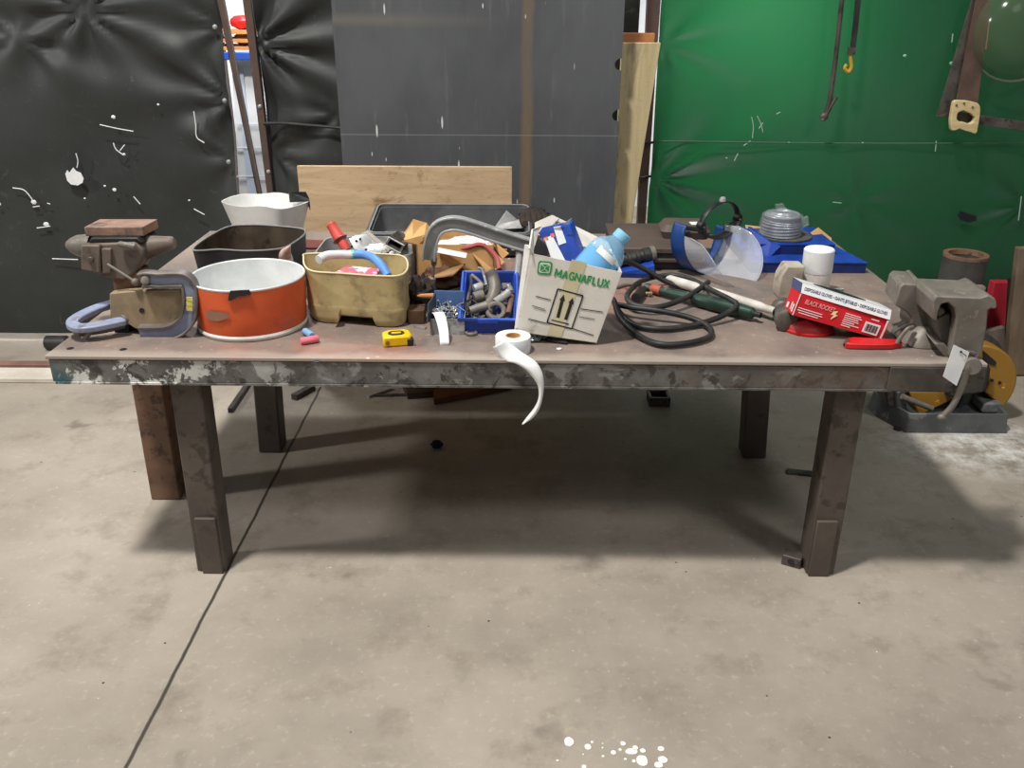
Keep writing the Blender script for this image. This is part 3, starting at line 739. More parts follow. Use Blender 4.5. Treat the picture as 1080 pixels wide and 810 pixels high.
# blue clamp lying flat, pointing left
t = thing('blue_clamp', 'blue and grey screw clamp lying flat with rounded end pointing to table corner', 'clamp', at(90, 345, TZ))
O = V(t.location)
def q(px, py, z): return at(px, py, TZ+z) - O
pth = [(121,320,.056),(104,325,.052),(88,332,.046),(78,338.5,.042),(77,343,.04),(84,346,.04),(98,345,.04),(116,341.5,.042),(132,338,.044)]
m = MB(); m.bar([q(*p) for p in pth], .034, .018, (0.05,-.1,1), 6); m.build('frame', BLUECLAMP, t, bevel=.004)
m = MB(); m.bar([q(x, y, z-.008) for x, y, z in ((75,339,.036),(76,345,.032),(84,349,.03),(98,348.5,.03),(117,345,.032),(134,341,.034))], .012, .026, (0.05,-.1,1), 6); m.build('outer_rib', CLAMPEDGE, t, bevel=.003)
m = MB(); m.rod(q(128,337,.045), q(141,334,.045), [(0,.017),(.6,.020),(.9,.018),(1,.010)], 14); m.build('swivel_pad', GREYMETAL, t)
m = MB(); a = q(92,349,.03); b = q(84,362,0.006); m.tube([q(95,347,.034), q(92,352,.02), q(88,357,.008)], [.012,.009], 8, 4); m.build('screw', GREYMETAL, t)

# orange drum with white lining
fb = at(262, 361.5); r = .159; cy = fb.y + r
t = thing('orange_drum', 'cut-down orange drum with white inside standing at the front of table', 'drum', (on(262.5, 300, cy).x, cy, TZ))
zr = on(262, 307, fb.y).z - TZ
m = MB(); m.lathe([(r-.012,.004),(r-.006,.006),(r-.002,.018),(r+.001,zr*.5),(r+.004,zr)], 64, None, True, False); m.build('shell', ORANGE, t)
m = MB(); m.lathe([(r-.010,0),(r-.001,.002),(r+.002,.010),(r-.001,.017)], 64, None, True, False); m.build('base_rim', OFFWHITE, t)
m = MB(); m.lathe([(r+.0045,zr-.004),(r+.0055,zr),(r+.003,zr+.003),(r-.0005,zr),(r-.003,.5*zr),(r-.010,.012)], 64, None, False, True); m.build('lining', DRUMIN, t)
def ondrum(px, py, off=.0):                    # point on the drum's front
    d = ray(px, py); o = CAM - V(t.location); A = d.x**2+d.y**2; Bq = 2*(o.x*d.x+o.y*d.y); rr = r+.004+off
    Cq = o.x**2+o.y**2-rr**2; k = (-Bq-math.sqrt(Bq*Bq-4*A*Cq))/(2*A); return o + d*k
m = MB()
for poly in ([(241,313),(243,306.5),(263,305.5),(265,310.5),(258,312),(252,312.5),(247,315),(243,317.5),(240.5,317)],):
    a = [ondrum(x, y, .002) for x, y in poly]; b_ = [ondrum(x, y, .007) for x, y in poly]; m.loft([a, b_])
m.build('tape_scrap', BLACK, t)
m = MB()
a = [ondrum(x, y, .0015) for x, y in ((217,329),(222,327.5),(232,328.5),(242,331),(240,336),(230,339),(221,338),(217,334))]
m.loft([a, [p*1.001 for p in a]]); m.build('scuff', mat('grey_scuff', (150,104,84), (128,100,88), 20, rough=.6), t)

# charcoal tub behind it, corner towards the camera
zt_ = .17
Y0 = 2.85
fr = [at(x, y, TZ+zt_) for x, y in ((203,263),(236,241),(262,237.5),(290,238.5),(318,241.5),(322,246.5),(312,255),(296,262.5),(262,265),(232,263.5))]
cen = sum(fr, V((0,0,0)))/len(fr)
t = thing('charcoal_tub', 'charcoal plastic tub with squared rim and oily brown inside behind the orange drum', 'tub', (cen.x, cen.y, TZ))
def rim(k, z): return [V(((p.x-cen.x)*k, (p.y-cen.y)*k, z)) for p in spline(fr, 6, True)]
m = MB(); m.loft([rim(.86,0), rim(.90,.02), rim(.97,.11), rim(1,zt_)], True, False); m.build('shell', TUBDARK, t)
m = MB(); m.loft([rim(1.0,zt_), rim(.985,zt_+.002), rim(.955,.11), rim(.88,.012)], False, True); m.build('lining', TUBIN, t)
m = MB(); m.tube(rim(.992,zt_+.001), .003, 6, 1, True); m.build('rim', mat('worn_rim', (120,122,122), rough=.5), t)

# white cut jug
zj = .2
fr2 = [at(x, y, TZ+zj) for x, y in ((235,212),(262,204),(300,204.5),(322,208),(325,214),(300,219),(280,219),(258,217),(240,216))]
c2 = sum(fr2, V((0,0,0)))/len(fr2)
t = thing('white_jug', 'white cut-open plastic container with one black corner near the posts', 'container', (c2.x, c2.y, TZ))
def rim2(k, z): return [V(((p.x-c2.x)*k, (p.y-c2.y)*k, z + (.004*math.sin(p.x*40) if z > .15 else 0))) for p in spline(fr2, 6, True)]
m = MB(); m.loft([rim2(.62,0), rim2(.74,.07), rim2(1,zj)], True, False); m.loft([rim2(1,zj), rim2(.98,zj), rim2(.72,.07), rim2(.6,.01)], False, True); m.build('shell', mat('milky_plastic', (226,226,222), (210,210,206), 7, rough=.5), t)
m = MB()
pts = [at(x, y, TZ+zj+.003) - V((c2.x, c2.y, TZ)) for x, y in ((304,206),(322,208),(325.5,213))]
up = V((0,0,.022)); dn = V((0,0,-.05))
l0 = [pts[0]+dn*.5, pts[1]+dn*.3, pts[2]+dn*.6, pts[2]+up*.6, pts[1]+up, pts[0]+up*.7]
off_ = V((.004,-.006,0)); m.loft([[p+off_ for p in l0], [p+off_*1.6 for p in l0]]); m.build('black_corner', BLACK, t)

# dark slim sheet beside the jug
# nozzle bottle squeezed between drum and beige tub
p = at(315, 300)
t = thing('nozzle_bottle', 'white bottle with pointed pinkish nozzle squeezed between orange drum and cream tub', 'bottle', (p.x, 2.72, TZ))
zb = on(315, 280, 2.72).z - TZ
m = MB(); m.lathe([(.026,0),(.028,.006),(.028,zb*.7),(.026,zb),(.028,zb+.02),(.022,zb+.042),(.012,zb+.05)], 24); m.build('body', OFFWHITE, t)
a, b = V((.0,-.005,zb+.03)), on(306, 259, 2.66) - V((p.x, 2.72, TZ))
m = MB(); m.rod(a, b, [(0,.022),(.2,.02),(.9,.004),(1,.002)], 16); m.build('nozzle', mat('pinkish_nozzle', (226,208,200), (206,160,150), 20, rough=.5), t)

# cream tub (front)
zc = .158
frc = [at(x, y, TZ+zc) for x, y in ((320,272),(322,268.5),(345,267.5),(375,267.5),(405,268.5),(424,270.5),(430,277),(429,286),(420,291.5),(395,291.5),(360,289),(331,287),(321.5,281))]
c3 = sum(frc, V((0,0,0)))/len(frc)
t = thing('cream_tub', 'grimy cream plastic tub with open top and notched feet beside orange drum', 'tub', (c3.x, c3.y, TZ)); CT = c3.copy()
frs = spline(frc, 5, True)
def rim3(kx, ky, z): return [V(((p.x-c3.x)*kx, (p.y-c3.y)*ky, z)) for p in frs]
m = MB()
m.loft([rim3(.94,.92,.026), rim3(.985,.98,.032), rim3(1,1,.05), rim3(.995,.99,.056), rim3(.985,.985,.06), rim3(.99,.99,.11), rim3(1,1,zc), rim3(1.005,1.005,zc+.003), rim3(.985,.98,zc), rim3(.965,.96,.1), rim3(.93,.92,.045)], True, True); m.build('shell', BEIGE, t)
x0 = min(p.x for p in frs)-c3.x; x1 = max(p.x for p in frs)-c3.x; yy0 = min(p.y for p in frs)-c3.y; yy1 = max(p.y for p in frs)-c3.y
for a, b in ((x0+.004, x0+.125), (x1-.10, x1-.004)):
    for ya, yb in ((yy0+.012, yy0+.1), (yy1-.1, yy1-.012)):
        m = MB(); w_, d_ = b-a, yb-ya
        pass
for a, b in ((-1, x0+.140), (x1-.10, 1)):
    def ft(k, z, dz):
        out = []
        for p_ in frs:
            X = min(max((p_.x-c3.x)*k, a+dz if a > -1 else -1), b-dz if b < 1 else 1); out.append(V((X, (p_.y-c3.y)*k, z)))
        return out
    m = MB(); m.loft([ft(.92,0,.012), ft(.97,.006,.006), ft(.985,.024,.0), ft(.99,.05,-.004)]); m.build('foot', BEIGE, t, angle=50)
if 0:
    if 0:
        m.loft([rrect(w_*.78,d_*.78,.02,0,6,(a+b)/2,(ya+yb)/2), rrect(w_*.93,d_*.93,.03,.008,6,(a+b)/2,(ya+yb)/2), rrect(w_*1.0,d_,.03,.028,6,(a+b)/2,(ya+yb)/2), rrect(w_*1.02,d_*1.02,.03,.056,6,(a+b)/2,(ya+yb)/2)]); m.build('foot', BEIGE, t)
m = MB(); m.tube(rim3(.996,.994,zc+.002), .0028, 6, 1, True); m.build('rim', mat('cut_plastic_edge', (216,204,164), rough=.5), t)
m = MB(); m.loft([rim3(.96,.955,.1), rim3(.93,.92,.05)], False, False); m.build('lining', BEIGEIN, t)
zc_ = TZ+zc
# packet inside the tub
m = MB()
pk = [at(x, y, zc_-.012) for x, y in ((353,288),(366,281),(402,284.5),(395,291))]
m.hexa([q_+V((0,0,-.02)) for q_ in pk] + [q_+V((0,0,.004)) for q_ in pk])
m.hexa([V((c3.x-.1,c3.y-.07,TZ+.05)),V((c3.x+.08,c3.y-.07,TZ+.05)),V((c3.x+.08,c3.y+.02,TZ+.05)),V((c3.x-.1,c3.y+.02,TZ+.05)),*[q_+V((0,0,-.02)) for q_ in pk]])
tag(m.build('wrapped_packet', FUNNELPINK, bevel=.004), 'pink and white wrapped packet inside the cream tub', 'packet')
# blue-tipped hose over the rim
t = thing('flexible_hose', 'white hose with green band and blue end curving into the cream tub', 'hose', at(375, 268, zc_+.012))
O = V(t.location)
def q(px, py, z): return at(px, py, zc_+z) - O
m = MB(); m.tube([q(336,274,.018), q(345,269.5,.022), q(358,268.5,.02), q(372,268.5,.018)], .0135, 10, 6); m.build('white_sleeve', WHITE, t)
m = MB(); m.tube([q(368,268.4,.018), q(374,268.4,.018)], .0145, 12, 1); m.build('green_band', GREENBAND, t)
m = MB(); m.tube([q(373,268.5,.018), q(385,268.8,.018), q(395,273,.012), q(403,281,.0), q(409,291,-.022)], .0135, 10, 6); m.build('blue_end', LTBLUE, t)

# grey tub behind, full of parts
zg = .112
gx0, gx1 = on(336, 270, 2.95).x, on(441, 270, 2.95).x
t = thing('grey_tub', 'grey plastic tub full of parts behind the cream tub', 'tub', ((gx0+gx1)/2, 2.96, TZ)); GT = V(t.location)
w_ = gx1-gx0; d_ = .26
m = MB(); m.loft([rrect(w_*.94,d_*.94,.05,0), rrect(w_,d_,.05,.02), rrect(w_,d_,.05,zg-.03), rrect(w_*.97,d_*.97,.05,zg), rrect(w_*.94,d_*.93,.05,zg), rrect(w_*.93,d_*.92,.05,zg-.05)], True, True); m.build('shell', GREYPLASTIC, t, angle=60)
zf = TZ+zg-.05
yc_ = 2.90; xa_, xb_ = on(411, 270, yc_).x, on(443, 270, yc_).x; hc_ = on(425, 254, yc_).z - TZ; wc_ = xb_-xa_
m = MB(); m.loft([rrect(wc_*.92,.10,.03,0), rrect(wc_,.11,.03,.01), rrect(wc_,.11,.03,hc_*.8), rrect(wc_*.9,.10,.03,hc_*.93), rrect(wc_*.6,.07,.02,hc_)])
o = m.build('grey_canister', mat('dusty_grey_plastic', (150,151,150), (122,123,122), 7, c3=(176,176,174), scale3=9, rough=.5)); o.location = ((xa_+xb_)/2, yc_+.03, TZ); tag(o, 'dusty grey plastic canister between cream tub and cardboard box', 'canister')
def G(px, py, y): return on(px, py, y)
t = thing('red_handled_tool', 'red ribbed tool handle with collar sticking up behind the cream tub', 'tool', (G(364,262,2.92).x, 2.92, zf))
O = V(t.location); a, b = G(366,264,2.9)-O, G(348,235.5,2.94)-O
m = MB(); m.rod(a, b, [(0,.014),(.25,.017),(.4,.016),(.42,.021),(.6,.019),(.85,.016),(.95,.017),(1,.012)], 18); m.build('handle', CORAL, t)
m = MB(); m.rod(a+(b-a)*.36, a+(b-a)*.46, [(0,.022),(.5,.027),(1,.022)], 18); m.build('collar', mat('dark_red_collar', (150,62,58), rough=.5), t)
m = MB(); m.cyl(a, V((.0,.0,0.0)), .008); m.build('shank', DARKSTEEL, t)
m = MB(); c = [G(374,263,2.86), G(390,266,2.86), G(392,256,2.9), G(386,248,2.93), G(375,249,2.93), G(368,252,2.92)]
m.loft([c, [p+V((.002,.006,.002)) for p in c]])
t = tag(m.build('bracket_plate', ALU), 'thin bent metal plate with holes beside the red handle', 'plate')
m = MB()
for px, py in ((386,263),(371,260),(380,252),(376,254)): p = G(px, py, 2.87 if py > 258 else 2.905); m.cyl(p+V((0,-.006,0)), p+V((0,0.0,0)), .004, n=10)
m.build('bolt_hole', BLACK, t)
m = MB(); a, b = G(384,245,2.96), G(409,266,2.85); dirn = (b-a).normalized()
m.bar([a, b], .03, .004, (0,-.5,.85), 1, False); m.bar([a+V((.008,0,-.012)), b+V((.008,0,-.012))], .004, .03, (0,-.5,.85), 1, False)
tag(m.build('angle_strip', GREYMETAL), 'grey angle iron strip lying diagonally across grey tub', 'strip')
# square tube offcut with dark inside
t = thing('square_tube_offcut', 'short square tube offcut with dark mouth on top of grey tub', 'offcut', G(417, 262, 2.84)); O = V(t.location)
cs = [G(405.5,258,2.83)-O, G(422,267,2.83)-O, G(426.5,259,2.85)-O, G(410,250,2.85)-O]
back = V((.02,.09,.0)); cc = sum(cs, V((0,0,0)))/4
inn = [cc+(p-cc)*.76 for p in cs]
m = MB(); m.loft([[p+back for p in cs], cs, inn, [p+back*.5 for p in inn]], False, True); m.build('tube', DARKSTEEL, t, smooth=False)
m = MB(); m.tube(cs, .0022, 6, 1, True, False); m.build('burr_edge', WHITE, t)
m = MB(); m.tube([(math.cos(2*math.pi*i/20)*.015, 0, math.sin(2*math.pi*i/20)*.015) for i in range(20)], .0055, 8, 1, True)
o = m.build('pipe_ring', WHITE); o.location = G(416, 270, 2.83); o.rotation_euler = (R(-25), 0, R(10)); tag(o, 'small white ring below the square tube offcut', 'ring')
m = MB(); m.blob((0,0,0), (.09,.06,.05), .35, 4, 24, 14, 2); o = m.build('white_rag', PAPER); o.location = G(399, 265, 2.88); tag(o, 'crumpled white rag between angle strip and hose', 'rag')
# greasy red plate leaning at the back left of the tub
m = MB(); a, b = at(312, 266, TZ), at(338, 252, TZ); m.box(((a.x+b.x)/2, (a.y+b.y)/2, TZ+.004), (.1,.12,.008))
tag(m.build('red_board', mat('dull_red_paint', (150,72,56), (120,62,50), 8, rough=.6), bevel=.002), 'small dull red board lying behind the nozzle bottle', 'board')

# ------------------------------------------------------------------ centre
# open tool case at the back
Yf, Yb_ = 3.22, 3.56
zf_ = on(470, 247, Yf).z; zbk = on(470, 214.5, Yb_).z
xl, xr = on(384, 247, Yf).x, on(562, 247, Yf).x
t = thing('tool_case', 'long open black tool case with two latches at the back of table', 'case', ((xl+xr)/2, (Yf+Yb_)/2, TZ))
w_, d_ = xr-xl, Yb_-Yf; h_ = zf_-TZ; hb = zbk - TZ
def rr(k, z0, zb, s=0): 
    L = rrect(w_-2*s, d_-2*s, .03, 0); return [V((p.x, p.y, z0 + (zb-z0)*(p.y+d_/2)/d_)) for p in L]
m = MB(); m.loft([rr(0,0,0,.012), rr(0,.012,.012,0), rr(0,h_-.002,hb-.002,0), rr(0,h_,hb,.004), rr(0,h_,hb,.014)], True, False); m.build('shell', DUSTYBLACK, t)
m = MB(); m.loft([rr(0,h_,hb,.014), rr(0,h_-.01,hb-.01,.016), rr(0,h_-.01,hb-.01,.022), rr(0,h_-.05,hb-.06,.03), rr(0,.03,.03,.04)], False, True); m.build('lining', FOAM, t)
m = MB(); m.tube(rr(0,h_+.001,hb+.001,.013), .0025, 5, 1, True); m.build('rim_seal', mat('dusty_rim', (140,142,142), rough=.6), t)
for fx in (.14, .86):
    x_ = -w_/2 + w_*fx
    lt = MB(); lt.box((x_, -d_/2-.008, h_*.5), (.075,.016,h_*.75)); lo = lt.build('latch', BLACK, t, bevel=.003)
    m = MB()
    for k in (-1, 1): m.box((x_+k*.014, -d_/2-.018, h_*.66), (.012,.006,.012)); m.box((x_+k*.014, -d_/2-.018, h_*.4), (.012,.006,.006))
    m.build('latch_catch', mat('brassy_catch', (176,164,140), rough=.5, metal=.3), lo)
m = MB(); pts = [on(530,236,3.45), on(534,222,3.45), on(546,232,3.45), on(556,230,3.45), on(562,240,3.4), on(520,242,3.4)]
m.loft([pts, [p+V((0,.05,-.01)) for p in pts]]); tag(m.build('clear_scrap', mat('grey_film', (150,150,148), (180,180,178), 20, rough=.3)), 'crumpled grey plastic film in the right end of tool case', 'film')
# black glove hanging at the right end of the case
m = MB(); m.blob(on(563,226,3.44), (.11,.06,.05), .5, 5, 24, 12, 4)
for gx, gl in ((553,232),(558,240),(564,245),(570,243),(575,236)): m.tube([on(560+(gx-560)*.4,224,3.44), on(gx-1,229,3.40), on(gx,236,3.36), on(gx+1,gl+4,3.34)], [.020,.012], 10, 4)
tag(m.build('work_glove', RAG), 'dark crumpled work glove draped at right end of the tool case', 'glove')

# cardboard box with torn flaps
bx0, bx1 = on(441, 300, 2.86).x, on(520, 300, 2.86).x
t = thing('cardboard_box', 'open brown cardboard box with spread flaps behind the screw carton', 'box', ((bx0+bx1)/2, 2.97, TZ)); O = V(t.location)
w_, d_, h_ = bx1-bx0, .22, on(470, 258, 2.86).z - TZ
m = MB(); T = .004
m.box((0,-d_/2,h_/2), (w_,T,h_)); m.box((0,d_/2,h_/2), (w_,T,h_)); m.box((-w_/2,0,h_/2), (T,d_,h_)); m.box((w_/2,0,h_/2), (T,d_,h_)); m.box((0,0,.003), (w_,d_,T)); m.build('walls', CARD, t, smooth=False)
def flap(pts, material=CARD):
    m = MB(); P_ = [p - O for p in pts]; n_ = (P_[1]-P_[0]).cross(P_[2]-P_[0]).normalized()*.004
    m.loft([P_, [p+n_ for p in P_]]); return m.build('flap', material, t, smooth=False)
flap([on(422,252,2.9), on(436,231,3.05), on(450,235,3.08), on(456,243,3.06), on(447,250,2.9), on(436,254,2.88)])
flap([on(441,258,2.86), on(424,254,2.80), on(436,251,2.9), on(454,246,2.95)])
flap([on(497,265,2.86), on(512,255,2.95), on(532,276,2.92), on(517,291,2.82)])
flap([on(508,252,3.05), on(515,251,3.0), on(536,268,2.95), on(530,273,2.95)])
f_ = flap([on(440,297,2.84), on(452,294,2.78), on(478,291,2.76), on(491,279,2.84), on(470,285,2.86)], CARD_SHADE); f_['label'] = 'flap with shade in its colour'
m = MB()
for i, (px, py, s_) in enumerate(((478,255,.13),(495,252,.12),(505,256,.1),(480,261,.1))):
    p = on(px, py, 2.95); m = MB(); m.blob((p.x, 2.95+.01*i, p.z-.012), (s_,.09,.035), .4, 4, 22, 12, i)
    o = m.build('paper_wad', PAPER); tag(o, ['crumpled white paper at left in the cardboard box', 'crumpled white paper under clamp bar in cardboard box', 'crumpled white paper beside the torn right flap', 'folded white paper at front edge of the cardboard box'][i], 'paper', 'papers in the cardboard box')
m = MB(); m.tube([on(466,262,2.87), on(480,262.5,2.87), on(493,261,2.86), on(505,258,2.86), on(515,262,2.86), on(524,272,2.84), on(527,284,2.8)], .008, 8, 5)
tag(m.build('red_strap', mat('dull_red_strap', (170,84,84), rough=.7)), 'dull red strap trailing out of the cardboard box', 'strap')
m = MB(); m.bar([on(462,264,2.85), on(492,270,2.83)], .018, .006, (0,-.8,.6), 1, False); tag(m.build('paper_strip', PAPER), 'white folded strip along cardboard box front edge', 'paper')
# leather / rags in front of the cardboard box
m = MB(); m.blob((0,0,0), (.16,.11,.075), .3, 3, 28, 16, 1); o = m.build('leather_scrap', BROWNRAG); o.location = at(468, 306, TZ) + V((0,.04,.034)); tag(o, 'dark brown leather scrap in front of the cardboard box', 'scrap')
m = MB(); m.blob((0,0,0), (.085,.1,.11), .45, 4, 28, 16, 6); o = m.build('oily_rag', RAG); o.location = at(444, 330, TZ) + V((0,.04,.05)); tag(o, 'dark oily rag bunched between cream tub and screw carton', 'rag')
m = MB(); a = at(439, 342); m.box((a.x, a.y+.03, TZ+.022), (.05,.06,.044)); tag(m.build('wood_offcut', mat('brown_offcut', (104,74,52), (84,60,44), 10, rough=.8), bevel=.003), 'small brown wood offcut beside the right foot of cream tub', 'offcut')
m = MB(); a, b = on(440,312,2.52), on(458,312,2.5); m.rod(a, b, [(0,.002),(.2,.006),(.9,.008),(1,.008)], 10); tag(m.build('orange_marker', CORDORANGE), 'orange pencil tip poking out of the oily rag', 'marker')
m = MB(); a, b = at(437, 344.5), at(449, 347); m.bar([a+V((0,0,.003)), b+V((0,0,.003))], .012, .004, (0,0,1), 1, False); tag(m.build('metal_clip', CHROME), 'small bright metal clip lying left of the screw carton', 'clip')

# big grey clamp across the pile
KY = 2.70
t = thing('steel_clamp', 'large grey screw clamp with bent arm lying over the cardboard box', 'clamp', on(500, 240, KY)); O = V(t.location)
pth = [(452.5,274),(453.5,262),(457,248),(463,239.5),(474,235.5),(486,236),(503,241),(530,250),(560,259)]
P_ = [on(x, y, KY)-O for x, y in pth]
m = MB(); m.bar(P_, .037, .012, (0,1,0), 6); m.build('arm', ALU, t, bevel=.002)
for dl in (-.0185, .0185):
    m = MB(); m.bar(offs(P_, dl, -.004), .007, .034, (0,1,0), 1, False); m.build('flange', ALU, t, bevel=.0015)
m = MB(); m.rod(on(458,272,KY)-O, on(456,299,KY)-O, [(0,.010),(.25,.009),(.3,.005),(.75,.005),(.8,.010),(1,.009)], 12); m.build('spindle', GREYMETAL, t)
m = MB(); m.tube([on(548,262,KY-.0)-O, on(547,280,KY-.02)-O, on(543,310,KY-.06)-O], .012, 10, 4); m.build('screw_rod', ALU, t)

# screw carton
fx = at(472, 353); y0 = fx.y
t = thing('screw_carton', 'small open grey and blue carton full of screws beside blue bin', 'carton', (fx.x, y0+.05, TZ))
O = V(t.location); w_ = .098; d_ = .1
m = MB(); m.box((0,-d_/2,.024), (w_,.003,.048)); m.box((0,d_/2,.024), (w_,.003,.048)); m.box((0,0,.002), (w_,d_,.004))
for s_ in (-1,1): m.prism([( -d_/2,0),(d_/2,0),(d_/2,.050),(-d_/2,.048)], s_*w_/2-.0015, s_*w_/2+.0015, Matrix.Rotation(R(90), 4, 'Z') @ Matrix.Diagonal((1,-1,1,1)))
m.build('tray', GREYPLASTIC, t, smooth=False)
m = MB(); a = [on(458,307,2.47)-O, on(489,307.5,2.47)-O, on(487,338,2.455)-O, on(459,338,2.455)-O]; m.loft([a, [p+V((0,.003,.001)) for p in a]]); m.build('blue_back', mat('steel_blue_card', (70,96,140), (56,80,122), 12, rough=.5), t, smooth=False)
m = MB(); a = [on(451,340,2.37)-O, on(452,321,2.39)-O, on(460,309,2.46)-O, on(460,338,2.45)-O]; m.loft([a, [p+V((-.003,0,.001)) for p in a]]); m.build('side_flap', mat('dark_slate_card', (58,66,76), rough=.5), t, smooth=False)
m = MB(); rnd = random.Random(3)
for i in range(70):
    c = V((rnd.uniform(-.040,.042), rnd.uniform(-.045,.04), .04+rnd.uniform(0,.035)))
    d = V((rnd.uniform(-1,1), rnd.uniform(-1,1), rnd.uniform(-.6,.6))).normalized()*.011
    m.cyl(c-d, c+d, .0016, n=5); m.cyl(c+d, c+d*1.15, .0035, n=6)
o = m.build('loose_screws', CHROME); o.location = O; tag(o, 'heap of bright screws filling the small screw carton', 'screws', kind='stuff')
m = MB(); pts = [on(460,329,2.42), on(463,331,2.38), on(466,340,2.355), on(468,350,2.335), on(469,364,2.31)]
pts = spline(pts, 4); w0 = V((.016,.0,.002))
m.grid(lambda u, v: pts[int(round(v*(len(pts)-1)))] + w0*(u*2-1)*(1-.2*v) + V((0,.004*math.sin(u*3.14),0)), 4, len(pts)-1)
tag(m.build('paper_tag', PAPER, solid=.001), 'white paper tag hanging out of the screw carton', 'tag')

# blue parts bin
fb = at(515, 353); xw = .158
t = thing('blue_bin', 'bright blue open-fronted plastic bin holding metal fittings', 'bin', (fb.x, fb.y+.135, TZ)); BIN = V(t.location)
d_ = .27
def lp(w, y0_, y1_, zf_, zb_, s): return [V((-w/2+s,y0_+s,zf_)), V((w/2-s,y0_+s,zf_)), V((w/2-s,y1_-s,zb_)), V((-w/2+s,y1_-s,zb_))]
zf_ = .048; zb_ = on(521, 287.5, fb.y+.27).z - TZ
m = MB(); m.loft([lp(.13,-.125,.135,0,0,0), lp(xw,-.135,.135,zf_,zb_,0), lp(xw,-.135,.135,zf_+.002,zb_+.002,.005), lp(.13,-.125,.135,.006,.006,.006)], True, True); m.build('walls', BLUEBIN, t, bevel=.002, smooth=False)
m = MB()
L = lp(xw+.01,-.14,.138,zf_,zb_,0); m.tube(L, .0058, 8, 1, True, False); m.build('rim', mat('lighter_blue_rim', (62,100,204), rough=.4), t)
m = MB(); m.box((0,-.142,zf_-.004), (.06,.006,.014)); m.build('label_slot', BLUEBIN, t, bevel=.002)
def b(px, py, y): return on(px, py, y)
def rodthing(name, label, cat, pts, r, material, group='fittings in the blue bin', k=6, n=12):
    m = MB(); m.tube(pts, r, n, k); return tag(m.build(name, material), label, cat, group)
y_ = fb.y
o = rodthing('elbow_pipe', 'thick grey pipe elbow standing up in the blue bin', 'pipe', [b(516,285,y_+.16), b(520,293,y_+.155), b(522,305,y_+.13), b(518,318,y_+.10), b(512,330,y_+.06)], [.017,.021], GREYMETAL)
m = MB(); m.cyl(b(516,285,y_+.16), b(516.3,286,y_+.16), .012, n=14)
rodthing('elbow_pipe', 'short grey pipe stub leaning low at left in the blue bin', 'pipe', [b(496,328,y_+.05), b(504,325,y_+.055), b(514,322,y_+.06)], .013, GREYMETAL)
rodthing('bent_hook', 'thin bright bent hook at the back of blue bin', 'hook', [b(504,282.5,y_+.17), b(508,284,y_+.17), b(511,292,y_+.16), b(513,301,y_+.13)], .0045, ALU)
rodthing('steel_rod', 'dark steel rod along the left wall of the blue bin', 'rod', [b(497,291,y_+.22), b(497,300,y_+.18), b(494,314,y_+.10), b(493,328,y_+.04)], .005, DARKSTEEL)
rodthing('steel_rod', 'grey rod crossing the back corner of the blue bin', 'rod', [b(498,290,y_+.22), b(505,296,y_+.19), b(511,302,y_+.15)], .005, GREYMETAL)
rodthing('pipe_nipple', 'bright short pipe fitting at right in the blue bin', 'fitting', [b(522,319,y_+.08), b(529,314,y_+.095), b(537,308,y_+.11)], .012, ALU)
rodthing('pipe_nipple', 'bright elbow fitting in the back right corner of the blue bin', 'fitting', [b(532,304,y_+.15), b(537,303,y_+.14), b(539,308,y_+.12)], .009, CHROME)
rodthing('wooden_stick', 'brown stick along right wall of the blue bin', 'stick', [b(540,312,y_+.12), b(538,322,y_+.08), b(536,331,y_+.04)], .008, RUST)
o = rodthing('coupling', 'ridged grey coupling at upper left in the blue bin', 'fitting', [b(500,305,y_+.12), b(508,302,y_+.13)], .014, ALU)
for i in range(3):
    p = V((0,0,0))
rodthing('coupling', 'dull coupling in the middle of blue bin left of the pipe elbow', 'fitting', [b(500,314,y_+.09), b(510,311,y_+.10)], .016, GREYMETAL)
m = MB(); c = b(523, 328, y_+.055); m.tube([c + V((.024*math.cos(2*math.pi*i/24), .012*math.sin(2*math.pi*i/24), .018*math.sin(2*math.pi*i/24))) for i in range(24)], .008, 8, 1, True)
tag(m.build('steel_ring', GREYMETAL), 'grey steel ring low at the front of blue bin', 'ring', 'fittings in the blue bin')
rodthing('wire_loop', 'thin black wire loop at front left in the blue bin', 'wire', [b(494,332,y_+.03), b(491,322,y_+.05), b(495,316,y_+.08), b(503,320,y_+.07), b(506,328,y_+.05)], .002, RUBBER)
# filler of small dark parts under them
m = MB(); rnd = random.Random(5)
for i in range(60):
    c = V((rnd.uniform(-.055,.055), rnd.uniform(-.11,.10), 0)); c.z = .022 + (c.y+.11)*.22 + rnd.uniform(0,.012)
    d = V((rnd.uniform(-1,1), rnd.uniform(-1,1), rnd.uniform(-.3,.3))).normalized()*rnd.uniform(.01,.02)
    m.cyl(c-d, c+d, rnd.uniform(.003,.007), n=7)
o = m.build('small_fittings', GREYMETAL); o.location = BIN; tag(o, 'heap of small dull metal fittings at the bottom of blue bin', 'fittings', kind='stuff')

m = MB(); p = at(497, 353); m.lathe([(.017,0),(.018,.002),(.018,.008),(.016,.010),(.013,.010),(.012,.006)], 24)
o = m.build('tin_disc', GREYMETAL); o.location = p; tag(o, 'small round metal disc lying before the blue bin', 'disc')

